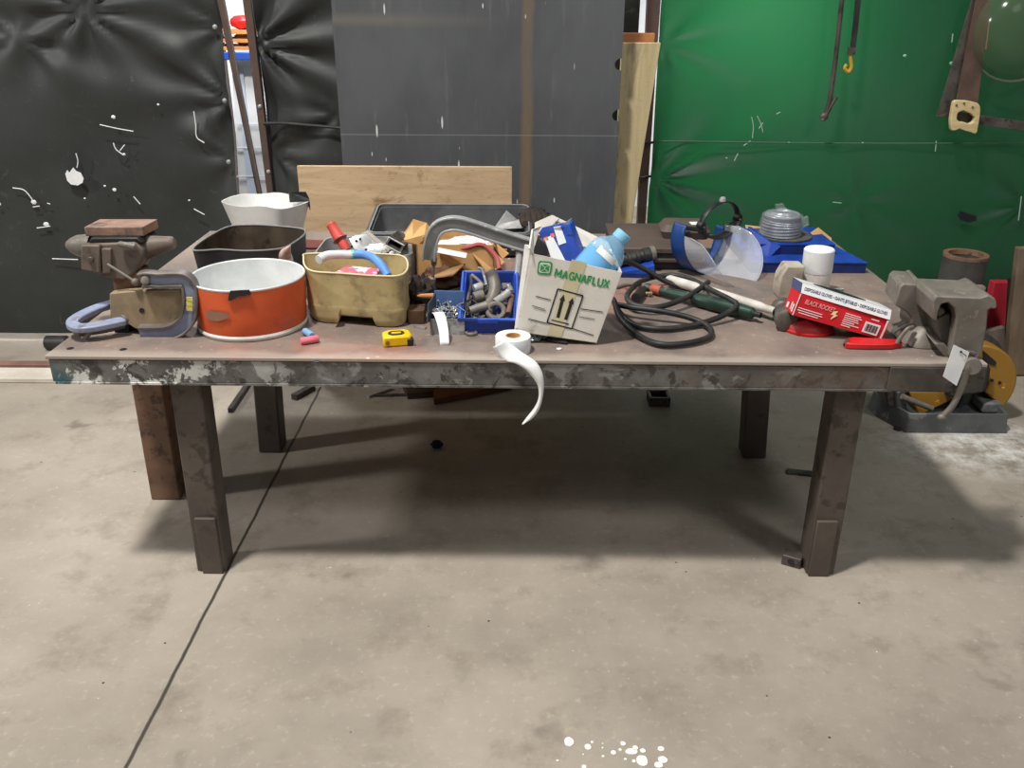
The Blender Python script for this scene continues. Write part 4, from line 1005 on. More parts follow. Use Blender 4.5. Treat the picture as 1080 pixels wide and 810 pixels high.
# paper roll with tail over the edge
p = at(541, 377); r = .048
t = thing('paper_roll', 'white paper roll with brown core and tail hanging over table edge', 'roll', (p.x, p.y+r+.004, TZ)); O = V(t.location)
h_ = .044
m = MB(); m.lathe([(r,0),(r+.001,.004),(r+.001,h_-.002),(r,h_),(.022,h_),(.021,.002)], 40, None, False, False); m.build('paper_winding', PAPER, t, angle=50)
m = MB(); m.lathe([(.0215,.001),(.0215,h_+.001),(.0185,h_+.001),(.0185,.001)], 32, None, False, False); m.build('core', CARD, t)
mid = [at(526,362,TZ+.04), at(533,369,TZ+.022), at(541,376,TZ+.008), on(549,379,2.192), on(560,386,2.172), on(567,396,2.165), on(570.5,407,2.165), on(570,420,2.165), on(566,431,2.165), on(559,440,2.165), on(551,447,2.165)]
wid = [(6,-4),(8,-5),(9,-5),(7,-4),(6,-3.5),(5,-2),(3,-.6),(2.0,0.4),(2.4,1.2),(2.0,1.8),(.4,.3)]
A = spline([q_ + V((w0/380, 0, -w1/380)) - O for q_, (w0, w1) in zip(mid, wid)], 5)
Bp = spline([q_ - V((w0/380, 0, -w1/380)) - O for q_, (w0, w1) in zip(mid, wid)], 5)
m = MB(); n_ = len(A)-1
m.grid(lambda u, v: A[int(round(v*n_))].lerp(Bp[int(round(v*n_))], u) + V((0,-.006*math.sin(u*math.pi),0)), 4, n_)
m.build('paper_tail', PAPER, t, solid=.0008)

# foil bits and clip before the carton
m = MB(); m.blob((0,0,.010), (.05,.03,.022), .5, 5, 24, 14, 3); o = m.build('foil_scrap', FOIL); o.location = at(562, 360); tag(o, 'crumpled silver foil scrap beside the paper roll', 'foil')
m = MB(); m.blob((0,0,.005), (.03,.014,.011), .5, 5, 16, 10, 5); o = m.build('foil_scrap', FOIL); o.location = at(575, 357.5); tag(o, 'tiny silver foil scrap under white carton edge', 'foil')
m = MB(); m.tube([at(578,358,TZ+.006), at(588,360,TZ+.006), at(598,361.5,TZ+.006)], [.007,.004], 8, 4); tag(m.build('black_clip', BLACK), 'small black clip in front of the white carton', 'clip')
m = MB(); m.blob((0,0,.003), (.016,.01,.006), .4, 4, 12, 8); o = m.build('paint_chip', PAPER); o.location = at(589.5, 369); tag(o, 'tiny white chip on table below the carton', 'chip')

# chalks
m = MB(); a, b_ = at(317, 360, TZ+.011), at(336, 357, TZ+.011); m.rod(a, b_, [(0,.008),(.06,.0105),(.94,.0105),(1,.008)], 16); tag(m.build('pink_chalk', PINK), 'stick of pink chalk lying before the cream tub', 'chalk')
m = MB(); a, b_ = at(321, 349, TZ+.010), at(329, 354, TZ+.010); m.rod(a, b_, [(0,.008),(.1,.0105),(.9,.0105),(1,.008)], 16); tag(m.build('blue_chalk', BLUECHALK), 'stick of pale blue chalk behind the pink chalk', 'chalk')

# tape measure
p = at(417, 366)
t = thing('tape_measure', 'yellow tape measure lying in front of the cream tub', 'tape measure', (p.x, p.y+.03, TZ), (0, 0, R(14)))
m = MB(); pr = [(-.040,-.028),(.036,-.030),(.042,-.014),(.040,.020),(.026,.034),(-.020,.034),(-.038,.022)]
m.loft([[V((x,y,0)) for x, y in pr], [V((x,y,.030)) for x, y in pr]]); m.build('case', YELLOW, t, bevel=.005)
m = MB(); m.loft([rrect(.046,.034,.016,.0300), rrect(.046,.034,.016,.0315)]); lb = m.build('side_label', INK, t)
m = MB(); m.loft([rrect(.028,.012,.005,.0315), rrect(.028,.012,.005,.0322)]); m.build('label_strip', YELLOW, lb)
m = MB(); m.box((.036,-.022,.011), (.018,.022,.020)); m.build('mouth', BLACK, t, bevel=.002)
m = MB(); m.box((.046,-.026,.006), (.004,.018,.012)); m.build('tape_hook', CHROME, t, bevel=.001)
m = MB(); m.cyl((-.028,-.0292,.014), (-.028,-.0315,.014), .006); m.build('screw', mat('brownish_screw', (140,104,40), rough=.5), t)

# white carton with green print, leaning to the right
FY = 2.315
bl_, br_, tr_, tl_ = on(546.5,350,FY+.01), on(628,361.5,FY), on(655,287,FY+.005), on(563,268,FY+.015)
t = thing('white_carton', 'leaning white carton with green lettering and twin black arrows', 'carton', br_); _n = (br_-bl_).cross(tl_-bl_); _d = ray(655, 287); tr_ = CAM + _d*(_n.dot(bl_-CAM)/_n.dot(_d))
O = V(t.location)
bl_, br_, tr_, tl_ = [p - O for p in (bl_, br_, tr_, tl_)]
dp = V((.012, .17, .02)); dpt = V((-.012, .165, .015))
bb = [bl_+dp, br_+V((-.0,.17,.012)), tr_+V((-.005,.16,.006)), tl_+V((.006,.165,.012))]
def quad(m, p, th):
    n_ = (p[1]-p[0]).cross(p[3]-p[0]).normalized()*th; m.loft([p, [x+n_ for x in p]])
m = MB(); quad(m, [bl_, br_, tr_, tl_], -.003); m.build('front_panel', CARTON, t, smooth=False)
m = MB(); quad(m, [bb[0], bl_, tl_, bb[3]], .003); m.build('side_panel', CARTON, t, smooth=False)
m = MB(); quad(m, [br_, bb[1], bb[2], tr_], .003); m.build('side_panel', CARTON, t, smooth=False)
m = MB(); quad(m, [bb[1], bb[0], bb[3]+V((0,0,.01)), bb[2]+V((0,0,.004))], .003); m.build('back_panel', CARTON, t, smooth=False)
m = MB(); quad(m, [bl_, br_, bb[1], bb[0]], .003); m.build('bottom_panel', CARTON, t, smooth=False)
# torn inner flaps and the folded edge on the left
m = MB(); quad(m, [bb[3], bb[2], bb[2]+V((-.015,.03,.028)), bb[3]+V((.05,.03,.05)), bb[3]+V((.0,.02,.03))], .003); m.build('flap', CARTON, t, smooth=False)
m = MB(); a = tl_; quad(m, [bb[3], a, on(559,262,FY)-O, on(562,242,FY+.1)-O, on(572,238,FY+.16)-O], .004); m.build('flap', CARTON, t, smooth=False)
m = MB(); quad(m, [on(546,348,FY+.05)-O, on(549,346,FY+.02)-O, on(563,262,FY+.03)-O, on(557,258,FY+.06)-O], .01); m.build('folded_edge', OFFWHITE, t, smooth=False)
# print on the front: frame from panel coordinates
ux = (br_-bl_).normalized(); nn = (br_-bl_).cross(tl_-bl_).normalized(); uy = nn.cross(ux)
def fp(px, py, off=.0012):                     # photo point -> panel plane
    d = ray(px, py); k = nn.dot(bl_ + O - CAM)/nn.dot(d); return CAM + d*k - O - nn*(-off if nn.y < 0 else off)
if nn.y > 0: pass
SG = -1 if nn.y > 0 else 1
def fpp(px, py, off=.0012): return fp(px, py, 0) + nn*SG*off
def ink(name, polys, material, off=.0012):
    m = MB()
    for pl_ in polys:
        a = [fpp(x, y, off) for x, y in pl_]; m.loft([a, [p + nn*SG*.0005 for p in a]])
    return m.build(name, material, t, smooth=False)
def line(p, q_, w):
    dx, dy = q_[0]-p[0], q_[1]-p[1]; L = math.hypot(dx, dy); nx, ny = -dy/L*w/2, dx/L*w/2
    return [(p[0]+nx,p[1]+ny),(q_[0]+nx,q_[1]+ny),(q_[0]-nx,q_[1]-ny),(p[0]-nx,p[1]-ny)]
ink('tape_strip', [[(603,273.5),(619,277),(592,355.5),(577,353)]], TAPEYEL, .0006)
fr_ = [(588.3,304.6),(615,311.8),(603,346.5),(577,340)]
ink('print_frame', [line(fr_[i], fr_[(i+1)%4], 1.4) for i in range(4)] + [line((581.5,337.2),(600,341.7),1.1)], INK)
ar = []
for bx, by, tx, ty in ((588.3,334.8,594.6,310.5), (596.6,337,604.3,313.7)):
    dx, dy = tx-bx, ty-by; L = math.hypot(dx, dy); ux_, uy_ = dx/L, dy/L; nx, ny = -uy_, ux_
    hx, hy = tx-ux_*6.5, ty-uy_*6.5
    ar.append([(bx-nx*1.7,by-ny*1.7),(bx+nx*1.7,by+ny*1.7),(hx+nx*1.7,hy+ny*1.7),(hx-nx*1.7,hy-ny*1.7)]); ar.append([(hx-nx*3,hy-ny*3),(hx+nx*3,hy+ny*3),(tx,ty)])
ink('arrow', ar, INK)
for L_ in ([line((565,312.3),(581,316.3),.8), line((612.5,325.5),(636,329),.8), line((557.5,336.3),(577,341),.8), line((603,346),(626,353.5),.8), line((561,322),(575,326),.5), line((563,324.5),(576,328),.4), line((611,333.8),(627,336.5),.5)]): ink('print_line', [L_], INK)
# badge: rounded square with a bow-tie cut-out
def rq(c, hw, hh, sk, r=.35):
    out = []
    for sx, sy, a0 in ((1,-1,-90),(1,1,0),(-1,1,90),(-1,-1,180)):
        for i in range(4):
            a = R(a0 + 90*i/3); x = sx*(1-r)+r*math.cos(a); y = sy*(1-r)+r*math.sin(a)
            out.append((c[0]+x*hw-y*hh*.14, c[1]+y*hh+x*hw*.10))
    return out
bc_ = (574.6, 282.4)
ink('badge', [rq(bc_, 7.4, 7.0, 0)], GREENINK, .0012)
ink('badge_window', [rq(bc_, 5.7, 5.3, 0)], CARTON, .0018)
def bt(pts): return [(bc_[0]+x-y*.14, bc_[1]+y+x*.10) for x, y in pts]
ink('badge_bow', [bt([(-4.6,-3.4),(-.6,-.6),(-.6,.8),(-4.6,3.6)]), bt([(4.6,-3.4),(.6,-.6),(.6,.8),(4.6,3.6)]), bt([(-3.2,-3.8),(3.2,-3.8),(0,-1.2)]), bt([(-3.2,3.9),(3.2,3.9),(0,1.4)])], GREENINK, .0024)
GL = {'M': [((0,0),(0,1)),((0,1),(.5,.25)),((.5,.25),(1,1)),((1,1),(1,0))], 'A': [((0,0),(.5,1)),((.5,1),(1,0)),((.22,.36),(.78,.36))],
      'G': [((.95,.82),(.6,1)),((.6,1),(.2,.88)),((.2,.88),(.02,.5)),((.02,.5),(.2,.12)),((.2,.12),(.6,0)),((.6,0),(.95,.14)),((.95,.14),(.95,.5)),((.95,.5),(.6,.5))],
      'N': [((0,0),(0,1)),((0,1),(1,0)),((1,0),(1,1))], 'F': [((0,0),(0,1)),((0,.94),(.9,.94)),((0,.5),(.75,.5))], 'L': [((0,0),(0,1)),((0,.06),(.9,.06))],
      'U': [((0,1),(0,.25)),((0,.25),(.25,.03)),((.25,.03),(.75,.03)),((.75,.03),(1,.25)),((1,.25),(1,1))], 'X': [((0,0),(1,1)),((0,1),(1,0))]}
strokes = []; cur = 0
wds = {'M': 1.25, 'L': .8, 'F': .85}
tot = sum(wds.get(ch, 1) for ch in 'MAGNAFLUX')
for ch in 'MAGNAFLUX':
    wd_ = wds.get(ch, 1)
    for (xa_, ya_), (xb_, yb_) in GL[ch]:
        P0 = [( (cur + wd_*.72*x_)/tot, y_) for x_, y_ in ((xa_, ya_), (xb_, yb_))]
        pq = [(585.0 + 58.0*u_ + 1.9*v_, 291.3 + 12.6*u_ - 8.0*v_) for u_, v_ in P0]
        strokes.append(line(pq[0], pq[1], 1.75))
    cur += wd_
m = MB()
for n_s, pl_ in enumerate(strokes):
    a = [fpp(x, y, .0013 + .00001*(n_s % 9)) for x, y in pl_]; m.loft([a, [p + nn*SG*.0004 for p in a]])
m.build('lettering', GREENINK, t, smooth=False)
# what is in the carton
t2 = thing('blue_printed_box', 'blue box with white labels sticking up out of the white carton', 'box', on(590, 275, FY+.07)); O2 = V(t2.location)
BYf = FY+.06
f4 = [on(587,276,BYf), on(616,278,BYf+.03), on(600,237,BYf+.06), on(568,246,BYf+.03)]
_n = (f4[1]-f4[0]).cross(f4[3]-f4[0]); _d = ray(601, 238); f4[2] = CAM + _d*(_n.dot(f4[0]-CAM)/_n.dot(_d))
f4 = [p - O2 for p in f4]
ext_ = [(f4[0]+(f4[0]-f4[3])*.9), (f4[1]+(f4[1]-f4[2])*.7)]
thk = V((.012,.05,.004))
m = MB(); m.hexa([ext_[0], ext_[1], ext_[1]+thk, ext_[0]+thk, f4[3], f4[2], f4[2]+thk, f4[3]+thk]); m.build('card_body', BLUECARD, t2, smooth=False)
n2 = (f4[1]-f4[0]).cross(f4[3]-f4[0]).normalized(); n2 = n2 if n2.y < 0 else -n2
def f2(px, py, off=.001):
    d = ray(px, py); k = n2.dot(f4[0]+O2-CAM)/n2.dot(d); return CAM + d*k - O2 + n2*off
def ink2(name, polys, material):
    m = MB()
    for pl_ in polys: a_ = [f2(x, y) for x, y in pl_]; m.loft([a_, [p+n2*.0006 for p in a_]])
    return m.build(name, material, t2, smooth=False)
ink2('white_label', [[(574,252),(582,248),(597,277),(583,277)], [(583.5,239.5),(591,238.5),(597,256),(589,259)]], PAPER)
ink2('orange_mark', [[(572.5,251.5),(577,249.5),(578.5,253.5),(574,255)], [(580,247),(583.5,246),(585,250),(581.5,251)]], ORANGEINK)
m = MB()
for p_, q_ in (((585,237),(590,230)), ((596,236),(603,230.5)), ((587,233),(592,236))):
    a_ = [on(p_[0]-2,p_[1],BYf+.05)-O2, on(p_[0]+3,p_[1]+1,BYf+.055)-O2, on(q_[0],q_[1],BYf+.06)-O2]; m.loft([a_, [x+V((0,.003,0)) for x in a_]])
m.build('torn_flap', mat('grey_torn_card', (150,156,160), rough=.6), t2, smooth=False)
t3 = thing('water_bottle', 'clear plastic bottle of blue drink leaning out of the white carton', 'bottle', on(640, 280, FY+.09)); O3 = V(t3.location)
a, b_ = on(631,277,FY+.085)-O3, on(659,246,FY+.105)-O3
L = (b_-a).length; ax = (b_-a).normalized(); a0 = a - ax*.075; Lt = (b_-a0).length
rB = .056
def rp(z): return z/Lt
m = MB(); m.rod(a0, b_, [(0,rB*.85),(.04,rB),(.52,rB),(.62,rB*.97),(.72,rB*.82),(.80,rB*.55),(.86,rB*.38),(.9,rB*.36)], 32); m.build('shell', BOTTLECLR, t3)
m = MB(); m.rod(a0+ax*.004, a0+ax*.1, [(0,rB*.8),(.05,rB*.95),(.9,rB*.95),(1,rB*.95)], 32); m.build('drink', WATER, t3)
m = MB(); m.rod(a0+ax*Lt*.86, b_, [(0,.0235),(.1,.0245),(.9,.0245),(1,.021)], 24); m.build('cap', CAPBLUE, t3)
m = MB()
dl = on(636,264,FY+.02)-O3; px_ = [on(x,y,FY+.0265)-O3 for x, y in ((634,258),(642,266),(641,272),(633,266))]
# label wrapped on the front of the bottle
bq = ax.orthogonal().normalized(); cq = ax.cross(bq)
fa = math.atan2(-cq.y, -bq.y)
def onb(s_, ang): return a0 + ax*(Lt*s_) + (bq*math.cos(fa+ang)+cq*math.sin(fa+ang))*(rB+.0006)
m.grid(lambda u, v: onb(.50+.10*v, -.75+1.15*u), 10, 4); m.build('label', PAPER, t3)
# ------------------------------------------------------------------ things on the table, right half
# low brown steel chest and the case on it
CYf = 3.06; zt = on(700, 262, CYf).z; x0 = on(648, 275, CYf).x; x1 = on(742, 275, CYf).x
p_b = at(700, 235.5, zt); d_ = p_b.y - CYf
t = thing('steel_chest', 'low brown steel chest with layered front at the back of table', 'chest', ((x0+x1)/2, CYf+d_/2, TZ))
w_ = x1-x0; h_ = zt-TZ
m = MB(); m.box((0,0,h_*.36), (w_-.01,d_-.01,h_*.72)); m.build('body', BLACK, t, bevel=.004)
m = MB(); m.box((0,0,h_-.010), (w_,d_,.02)); m.build('lid', SHEETBROWN, t, bevel=.003)
m = MB(); m.box((0,-d_/2-.001,h_*.46), (w_-.004,.014,.012)); m.build('front_lip', SHEETBROWN, t, bevel=.002)
cpt = [at(x, y, zt) for x, y in ((700,254),(752,254))]
t = thing('brown_case', 'small brown case with white label lying on the steel chest', 'case', (at(724,252,zt).x, at(724,253,zt).y+.075, zt), (0,0,R(-4)))
hh = .05
m = MB(); m.loft([rrect(.165,.135,.02,0), rrect(.185,.15,.02,hh*.55), rrect(.18,.145,.02,hh*.6), rrect(.15,.12,.02,hh)]); m.build('shell', BROWNCASE, t, angle=30)
m = MB(); m.loft([[V((.02,-.05,hh+.0006)),V((.065,-.05,hh+.0006)),V((.055,.0,hh+.0006)),V((.015,-.005,hh+.0006))],[V((.02,-.05,hh+.0012)),V((.065,-.05,hh+.0012)),V((.055,.0,hh+.0012)),V((.015,-.005,hh+.0012))]]); m.build('label', PAPER, t)
m = MB(); m.box((0,-.074,hh*.5), (.03,.006,.014)); m.build('catch', BLACK, t, bevel=.002)

# black ribbed nozzle lying on a blue box
a = at(672, 293)
t = thing('blue_carton', 'flat blue carton lying between the white carton and face shield', 'carton', (a.x, a.y+.05, TZ), (0,0,R(-3)))
m = MB(); m.prism([(-.06,0),(.062,0),(.06,.044),(.01,.03),(-.06,.018)], -.05, .05); m.build('card_body', BLUECARD, t, smooth=False)
m = MB(); m.box((0,-.0512,.008), (.12,.002,.014)); m.build('dark_side', NAVYCARD, t)
ya = a.y + .07
p0, p1 = on(649,277,ya-.01), on(689,267,ya+.02)
t = thing('ribbed_nozzle', 'black ribbed cylinder nozzle resting on the flat blue carton', 'nozzle', p0); O = V(t.location)
m = MB(); m.rod(V((0,0,0)), p1-O, [(0,.014),(.15,.018),(.3,.018),(.32,.023),(.38,.023),(.40,.019),(.52,.019),(.54,.024),(.62,.024),(.64,.020),(.72,.021),(.74,.026),(.95,.026),(1,.024)], 24); m.build('barrel', mat('dark_olive_black', (54,56,50), (40,42,38), 20, rough=.5), t)
m = MB(); d_ = (p1-O).normalized(); m.rod((p1-O)-d_*.012, (p1-O)+d_*.004, [(0,.0265),(1,.0265)], 24); m.build('end_ring', GREYMETAL, t)

# coiled black cable
def cp(cx, cy, z=.010): return at(640+cx/5.4, 225+cy/5.4, TZ+z)
pth = [(60,250,.12),(100,268,.11),(200,310,.075),(330,385,.03),(440,425,.014),(482,440,.012),(530,425,.03),(575,395,.048),(450,480,.036),(300,533,.026),(180,528,.026),(125,500,.03),(122,455,.03),(200,385,.034),(350,352,.036),(470,372,.04),(600,440,.046),(700,490,.05),(738,528,.042),(640,592,.022),(480,640,.012),(300,658,.012),(150,632,.012),(70,560,.02),(40,495,.03),(45,510,.04),(80,600,.026),(180,695,.012),(300,745,.012),(440,742,.012),(560,715,.012),(597,680,.012),(560,632,.014),(450,588,.026),(300,556,.036),(140,535,.036),(60,520,.03)]
m = MB(); m.tube([cp(*p) for p in pth], .0088, 10, 6)
t = tag(m.build('coiled_cable', RUBBER), 'thick black cable lying in loose loops on the table beside white carton', 'cable')
a, b_ = cp(168,482,.018), cp(212,432,.018)
m = MB(); m.rod(a, b_, [(0,.010),(0,.017),(.55,.016),(.6,.012),(1,.011)], 18, ); o = m.build('plug', RUBBER, t)
m = MB(); dd = (b_-a).normalized(); m.cyl(a-dd*.0006, a+dd*.004, .0125, n=16); m.build('plug_hole', BLACK, o)
m = MB(); a, b_ = cp(200,455,.012), cp(258,457,.012); m.rod(a, b_, [(0,.006),(.7,.006),(.75,.009),(1,.007)], 12); tag(m.build('brass_fitting', mat('brass', (150,136,104), rough=.4, metal=.5)), 'small brass hose fitting lying inside the cable loop', 'fitting')
m = MB(); a, b_ = at(650,303,TZ+.007), at(672,299,TZ+.007); m.tube([a, at(661,300,TZ+.007), b_], .006, 8, 4); tag(m.build('grey_hose_end', GREYMETAL), 'short grey hose end poking from behind the white carton', 'hose')

# long green air tool
a, b_ = at(679,302,TZ+.020), at(796,331,TZ+.026)
t = thing('air_tool', 'long worn green torch handle lying under black cable loops', 'tool', a); O = V(t.location)
m = MB(); m.rod(V((0,0,0)), b_-O, [(0,.010),(.03,.013),(.2,.014),(.3,.016),(.42,.018),(.6,.022),(.82,.023),(.9,.020),(.98,.018),(1,.010)], 22); m.build('body', TOOLGREEN, t)
k = (b_-O); m = MB(); m.rod(k*.08, k*.17, [(0,.0145),(1,.0152)], 20); m.build('red_band', mat('worn_red_band', (170,84,64), rough=.6), t)
m = MB(); m.rod(k*-.06, k*.02, [(0,.006),(.4,.012),(1,.012)], 14); m.build('inlet', mat('olive_fitting', (110,112,92), rough=.5), t)
m = MB(); m.cyl(k*.99, k*1.05, .009); m.build('tip', BLACK, t)

# hammer with white handle
hz = .034
p0 = at(827,335.5,TZ+hz)
t = thing('sledge_hammer', 'steel hammer with long white painted handle lying beside red carton', 'hammer', p0); O = V(t.location)
hd = V((.22,.16,0)).normalized()
m = MB(); m.rod(V((-.0,-.03,0)), V((.02,.10,0)), [(0,.026),(.04,.033),(.3,.033),(.36,.027),(.7,.027),(.74,.033),(.97,.033),(1,.028)], 28); m.build('head', KNOBGREY, t)
e_ = at(704,294,TZ+.028)-O; c_ = V((.012,.035,0))
m = MB(); m.rod(c_, e_, [(0,.010),(.08,.012),(.16,.012),(.2,.015),(.5,.0165),(.85,.016),(.98,.015),(1,.010)], 18); m.build('handle', PAINTWHITE, t)
m = MB(); m.rod(c_*.9, c_+(e_-c_)*.07, [(0,.016),(1,.014)], 14); m.build('collar', BLACK, t)
# pale weathered block standing behind it
BYb = 2.76
m = MB(); pl_ = [(on(x, y, BYb).x, on(x, y, BYb).z) for x, y in ((818,322),(819,305),(822,290),(829,279),(848,279.5),(845,290),(841,304),(840,322))]
zmin = min(z for x, z in pl_); pl_ = [(x, z if z > zmin+.03 else TZ) for x, z in pl_]
m.prism(pl_, BYb-.02, BYb+.05); tag(m.build('weathered_block', OLDBLOCK, bevel=.005), 'weathered pale block standing between hammer and white roll', 'block')
# white capped cylinder
YC = 2.80
a, b_ = on(858,312,YC), on(864.5,262,YC)
a = V((a.x, YC, TZ))
t = thing('white_canister', 'tall white canister with browned lower half behind the red carton', 'canister', a); O = V(t.location)
ax_ = b_-a; r_ = .0465
m = MB(); m.rod(V((0,0,0)), ax_, [(0,r_*.96),(.02,r_),(.52,r_)], 36); m.build('body', OFFWHITE, t)
m = MB(); m.rod(ax_*.5, ax_, [(0,r_+.001),(.1,r_+.002),(.95,r_+.002),(1,r_*.97)], 36); m.build('cap', WHITE, t)

# red glove carton, tilted
ux = V((math.cos(R(-7))*math.cos(R(-14.5)), math.sin(R(-7))*math.cos(R(-14.5)), math.sin(R(-14.5))))
QY = 2.37
A_ = on(844.7,309,QY+.01); B_ = on(938.5,337.5,QY-.02); C_ = on(931.2,358.6,QY-.02); D_ = on(835.7,332,QY+.01)
lift = TZ + .004 - C_.z
t = thing('red_glove_carton', 'tilted red and white carton of disposable gloves in front of the vise', 'carton', A_); O = V(t.location)
A_, B_, C_, D_ = [p-O for p in (A_, B_, C_, D_)]
nrm = (B_-A_).cross(D_-A_).normalized(); nrm = nrm if nrm.y < 0 else -nrm
dep = V((.003,.095,-.012)) ; dpt = at(851,303,TZ+.13)
bev = V((.004,.010,.026))                      # sloped white strip above the front
A2, B2 = A_+bev, B_+bev
def panel(name, pts, material, th=.002):
    m = MB(); n_ = (pts[1]-pts[0]).cross(pts[-1]-pts[0]).normalized()*th; m.loft([pts, [p-n_ for p in pts]]); return m.build(name, material, t, smooth=False)
m = MB(); m.loft([[D_, C_, B_, B2, A2, A_], [p+dep for p in (D_, C_, B_, B2, A2, A_)]]); m.build('card_body', REDCARD, t, smooth=False)
def pp(px, py, base, n_, off=.0008):
    d = ray(px, py); k = n_.dot(base+O-CAM)/n_.dot(d); return CAM + d*k - O + n_*off
nb = (B_-A_).cross(A2-A_).normalized(); nb = nb if nb.z > 0 else -nb
m = MB(); a_ = [A_, B_, B2, A2]; m.loft([[p+nb*.0005 for p in a_], [p+nb*.001 for p in a_]]); m.build('white_strip', PAPER, t, smooth=False)
nt = (B2-A2).cross(dep).normalized(); nt = nt if nt.z > 0 else -nt
m = MB(); a_ = [A2, B2, B2+dep, A2+dep]; m.loft([[p+nt*.0005 for p in a_], [p+nt*.001 for p in a_]]); m.build('top_panel', mat('pale_grey_card', (206,210,212), rough=.6), t, smooth=False)
m = MB(); cA = (A2+B2)*.5+dep*.55; lx = (B2-A2); pts = []
for i in range(20):
    an = 2*math.pi*i/20; pts.append(cA + lx*(.30*math.cos(an)-.02) + dep*.38*math.sin(an) + nt*.0014)
m.loft([pts, [p+nt*.0006 for p in pts]]); m.build('opening', BLACK, t)
def inkr(name, polys, material, base, n_):
    m = MB()
    for pl_ in polys: a_ = [pp(x, y, base, n_) for x, y in pl_]; m.loft([a_, [p+n_*.0005 for p in a_]])
    return m.build(name, material, t, smooth=False)
nl = (A_-D_).cross(dep).normalized(); nl = nl if nl.x < 0 else -nl
m = MB(); e5 = [A_, A2, A2+dep, A_+dep]; m.loft([[p+nl*.0006 for p in e5], [p+nl*.0011 for p in e5]]); m.build('blue_corner', BLUEINK, t, smooth=False)
def seg(f, g_): return A_ + (B_-A_)*f + (D_-A_)*g_
def ftext(name, body, size, f, g_, wid, material, base_o, axu, axn, bold=0, shear=0):
    up_ = axn.cross(axu).normalized(); Mx = Matrix.Translation(base_o) @ Matrix((axu, up_, axn)).transposed().to_4x4()
    o = text(name, body, size, material, t, Mx, bold=bold, shear=shear)
    w0 = max((v.co-base_o).dot(axu) for v in o.data.vertices)
    for v in o.data.vertices:
        r_ = v.co-base_o; u = r_.dot(axu); v.co = base_o + r_ + axu*(u*(wid/w0-1))
    return o
axu = (B_-A_).normalized()
Wd = (B_-A_).length
ftext('lettering', 'BLACK ROCKET', .019, 0, 0, Wd*.34, PINKINK, seg(.075,.30)+nrm*.001, axu, nrm, .0004, .15)
axs = (B2-A2).normalized()
ftext('strip_lettering', 'DISPOSABLE GLOVES • GANTS JETABLES • DISPOSABLE GLOVES', .0135, 0, 0, Wd*.93, BLUEINK, (A_+A2)*.5+axs*Wd*.03+nb*.0014, axs, nb, .0002)
def fpoly(u0, v0, u1, v1): return [seg(u0,v0)+nrm*.0012, seg(u1,v0)+nrm*.0012, seg(u1,v1)+nrm*.0012, seg(u0,v1)+nrm*.0012]
def blocks(name, rects, material, off=.0):
    m = MB()
    for rct in rects: a_ = [p+nrm*off for p in fpoly(*rct)]; m.loft([a_, [p+nrm*.0004 for p in a_]])
    return m.build(name, material, t, smooth=False)
for rc_ in ([(.03,.60,.30,.635),(.03,.70,.31,.735),(.05,.80,.27,.835),(.53,.24,.70,.275),(.53,.33,.72,.365),(.53,.42,.69,.455),(.53,.51,.70,.545),(.53,.60,.66,.635),(.53,.69,.72,.725),(.53,.78,.63,.815),(.81,.16,.90,.2)]): blocks('print_line', [rc_], WHITEINK)
blocks('edge_stripe', [(-.004,.03,.008,1)], WHITEINK); blocks('edge_stripe', [(.975,.04,.995,.99)], PAPER)
blocks('barcode_panel', [(.765,.34,.935,.82)], PAPER)
blocks('barcode', [(.785+.011*i,.42,.785+.011*i+(.007 if i%3 else .004),.74) for i in range(12)], INK, .0006)
m = MB(); bo = [(.405,.34),(.445,.28),(.43,.45),(.46,.45),(.40,.72),(.415,.5),(.385,.5)]
a_ = [seg(*q_)+nrm*.0012 for q_ in bo]; m.loft([a_, [p+nrm*.0005 for p in a_]]); m.build('lightning_bolt', mat('pale_yellow_ink', (244,226,170), rough=.7), t, smooth=False)
c_e = (A_+D_)*.5 + dep*.5
m = MB()
for f0, f1, g0, g1 in ((.12,.22,.55,.9),(.3,.38,.5,.85),(.62,.8,.62,.86)):
    q0 = lambda f, g_: A_ + (D_-A_)*g_ + dep*f + nl*.001
    a_ = [q0(f0,g0), q0(f1,g0), q0(f1,g1), q0(f0,g1)]; m.loft([a_, [p+nl*.0005 for p in a_]])
m.build('end_print', WHITEINK, t, smooth=False)

# red guard under it
p = at(856,352)
t = thing('red_guard', 'red round grinder guard lying under the red glove carton', 'guard', (p.x, p.y+.045, TZ))
m = MB(); m.lathe([(.072,0),(.076,.003),(.074,.022),(.062,.034),(.03,.038),(.018,.038),(.018,.033),(.06,.029),(.068,.018),(.07,.004)], 40, None, False, False); m.build('shell', REDDISC, t)
m = MB(); m.lathe([(.0765,0),(.0785,.003),(.0785,.008),(.0755,.010)], 40, None, False, False); m.build('bottom_edge', RED, t)
# red plastic handle
t = thing('plastic_lever', 'bright red tapered plastic lever grip on table edge before the vise', 'lever', at(920, 367))
O = V(t.location)
pts = [(890,366.5),(897,364),(893,358.5),(899,356.5),(915,358),(935,359.5),(950,361.5),(951,366),(940,369.5),(915,369.5),(896,368.5)]
def hp(x, y, z): return at(x, y + (z*0), TZ+z) - O
l0 = [at(x, 369.0 - (369.5-y)*.62, TZ+.001)-O for x, y in pts]
m = MB(); m.loft([l0, [p+V((0,0,.017)) for p in l0]]); m.build('grip', RED, t, bevel=.003)
m = MB(); a_ = [at(x, y, TZ+.004)-O for x, y in ((889,365),(892,359),(896,363.5))]; m.loft([a_, [p+V((0,0,.008)) for p in a_]]); m.build('dark_insert', DARKSTEEL, t)

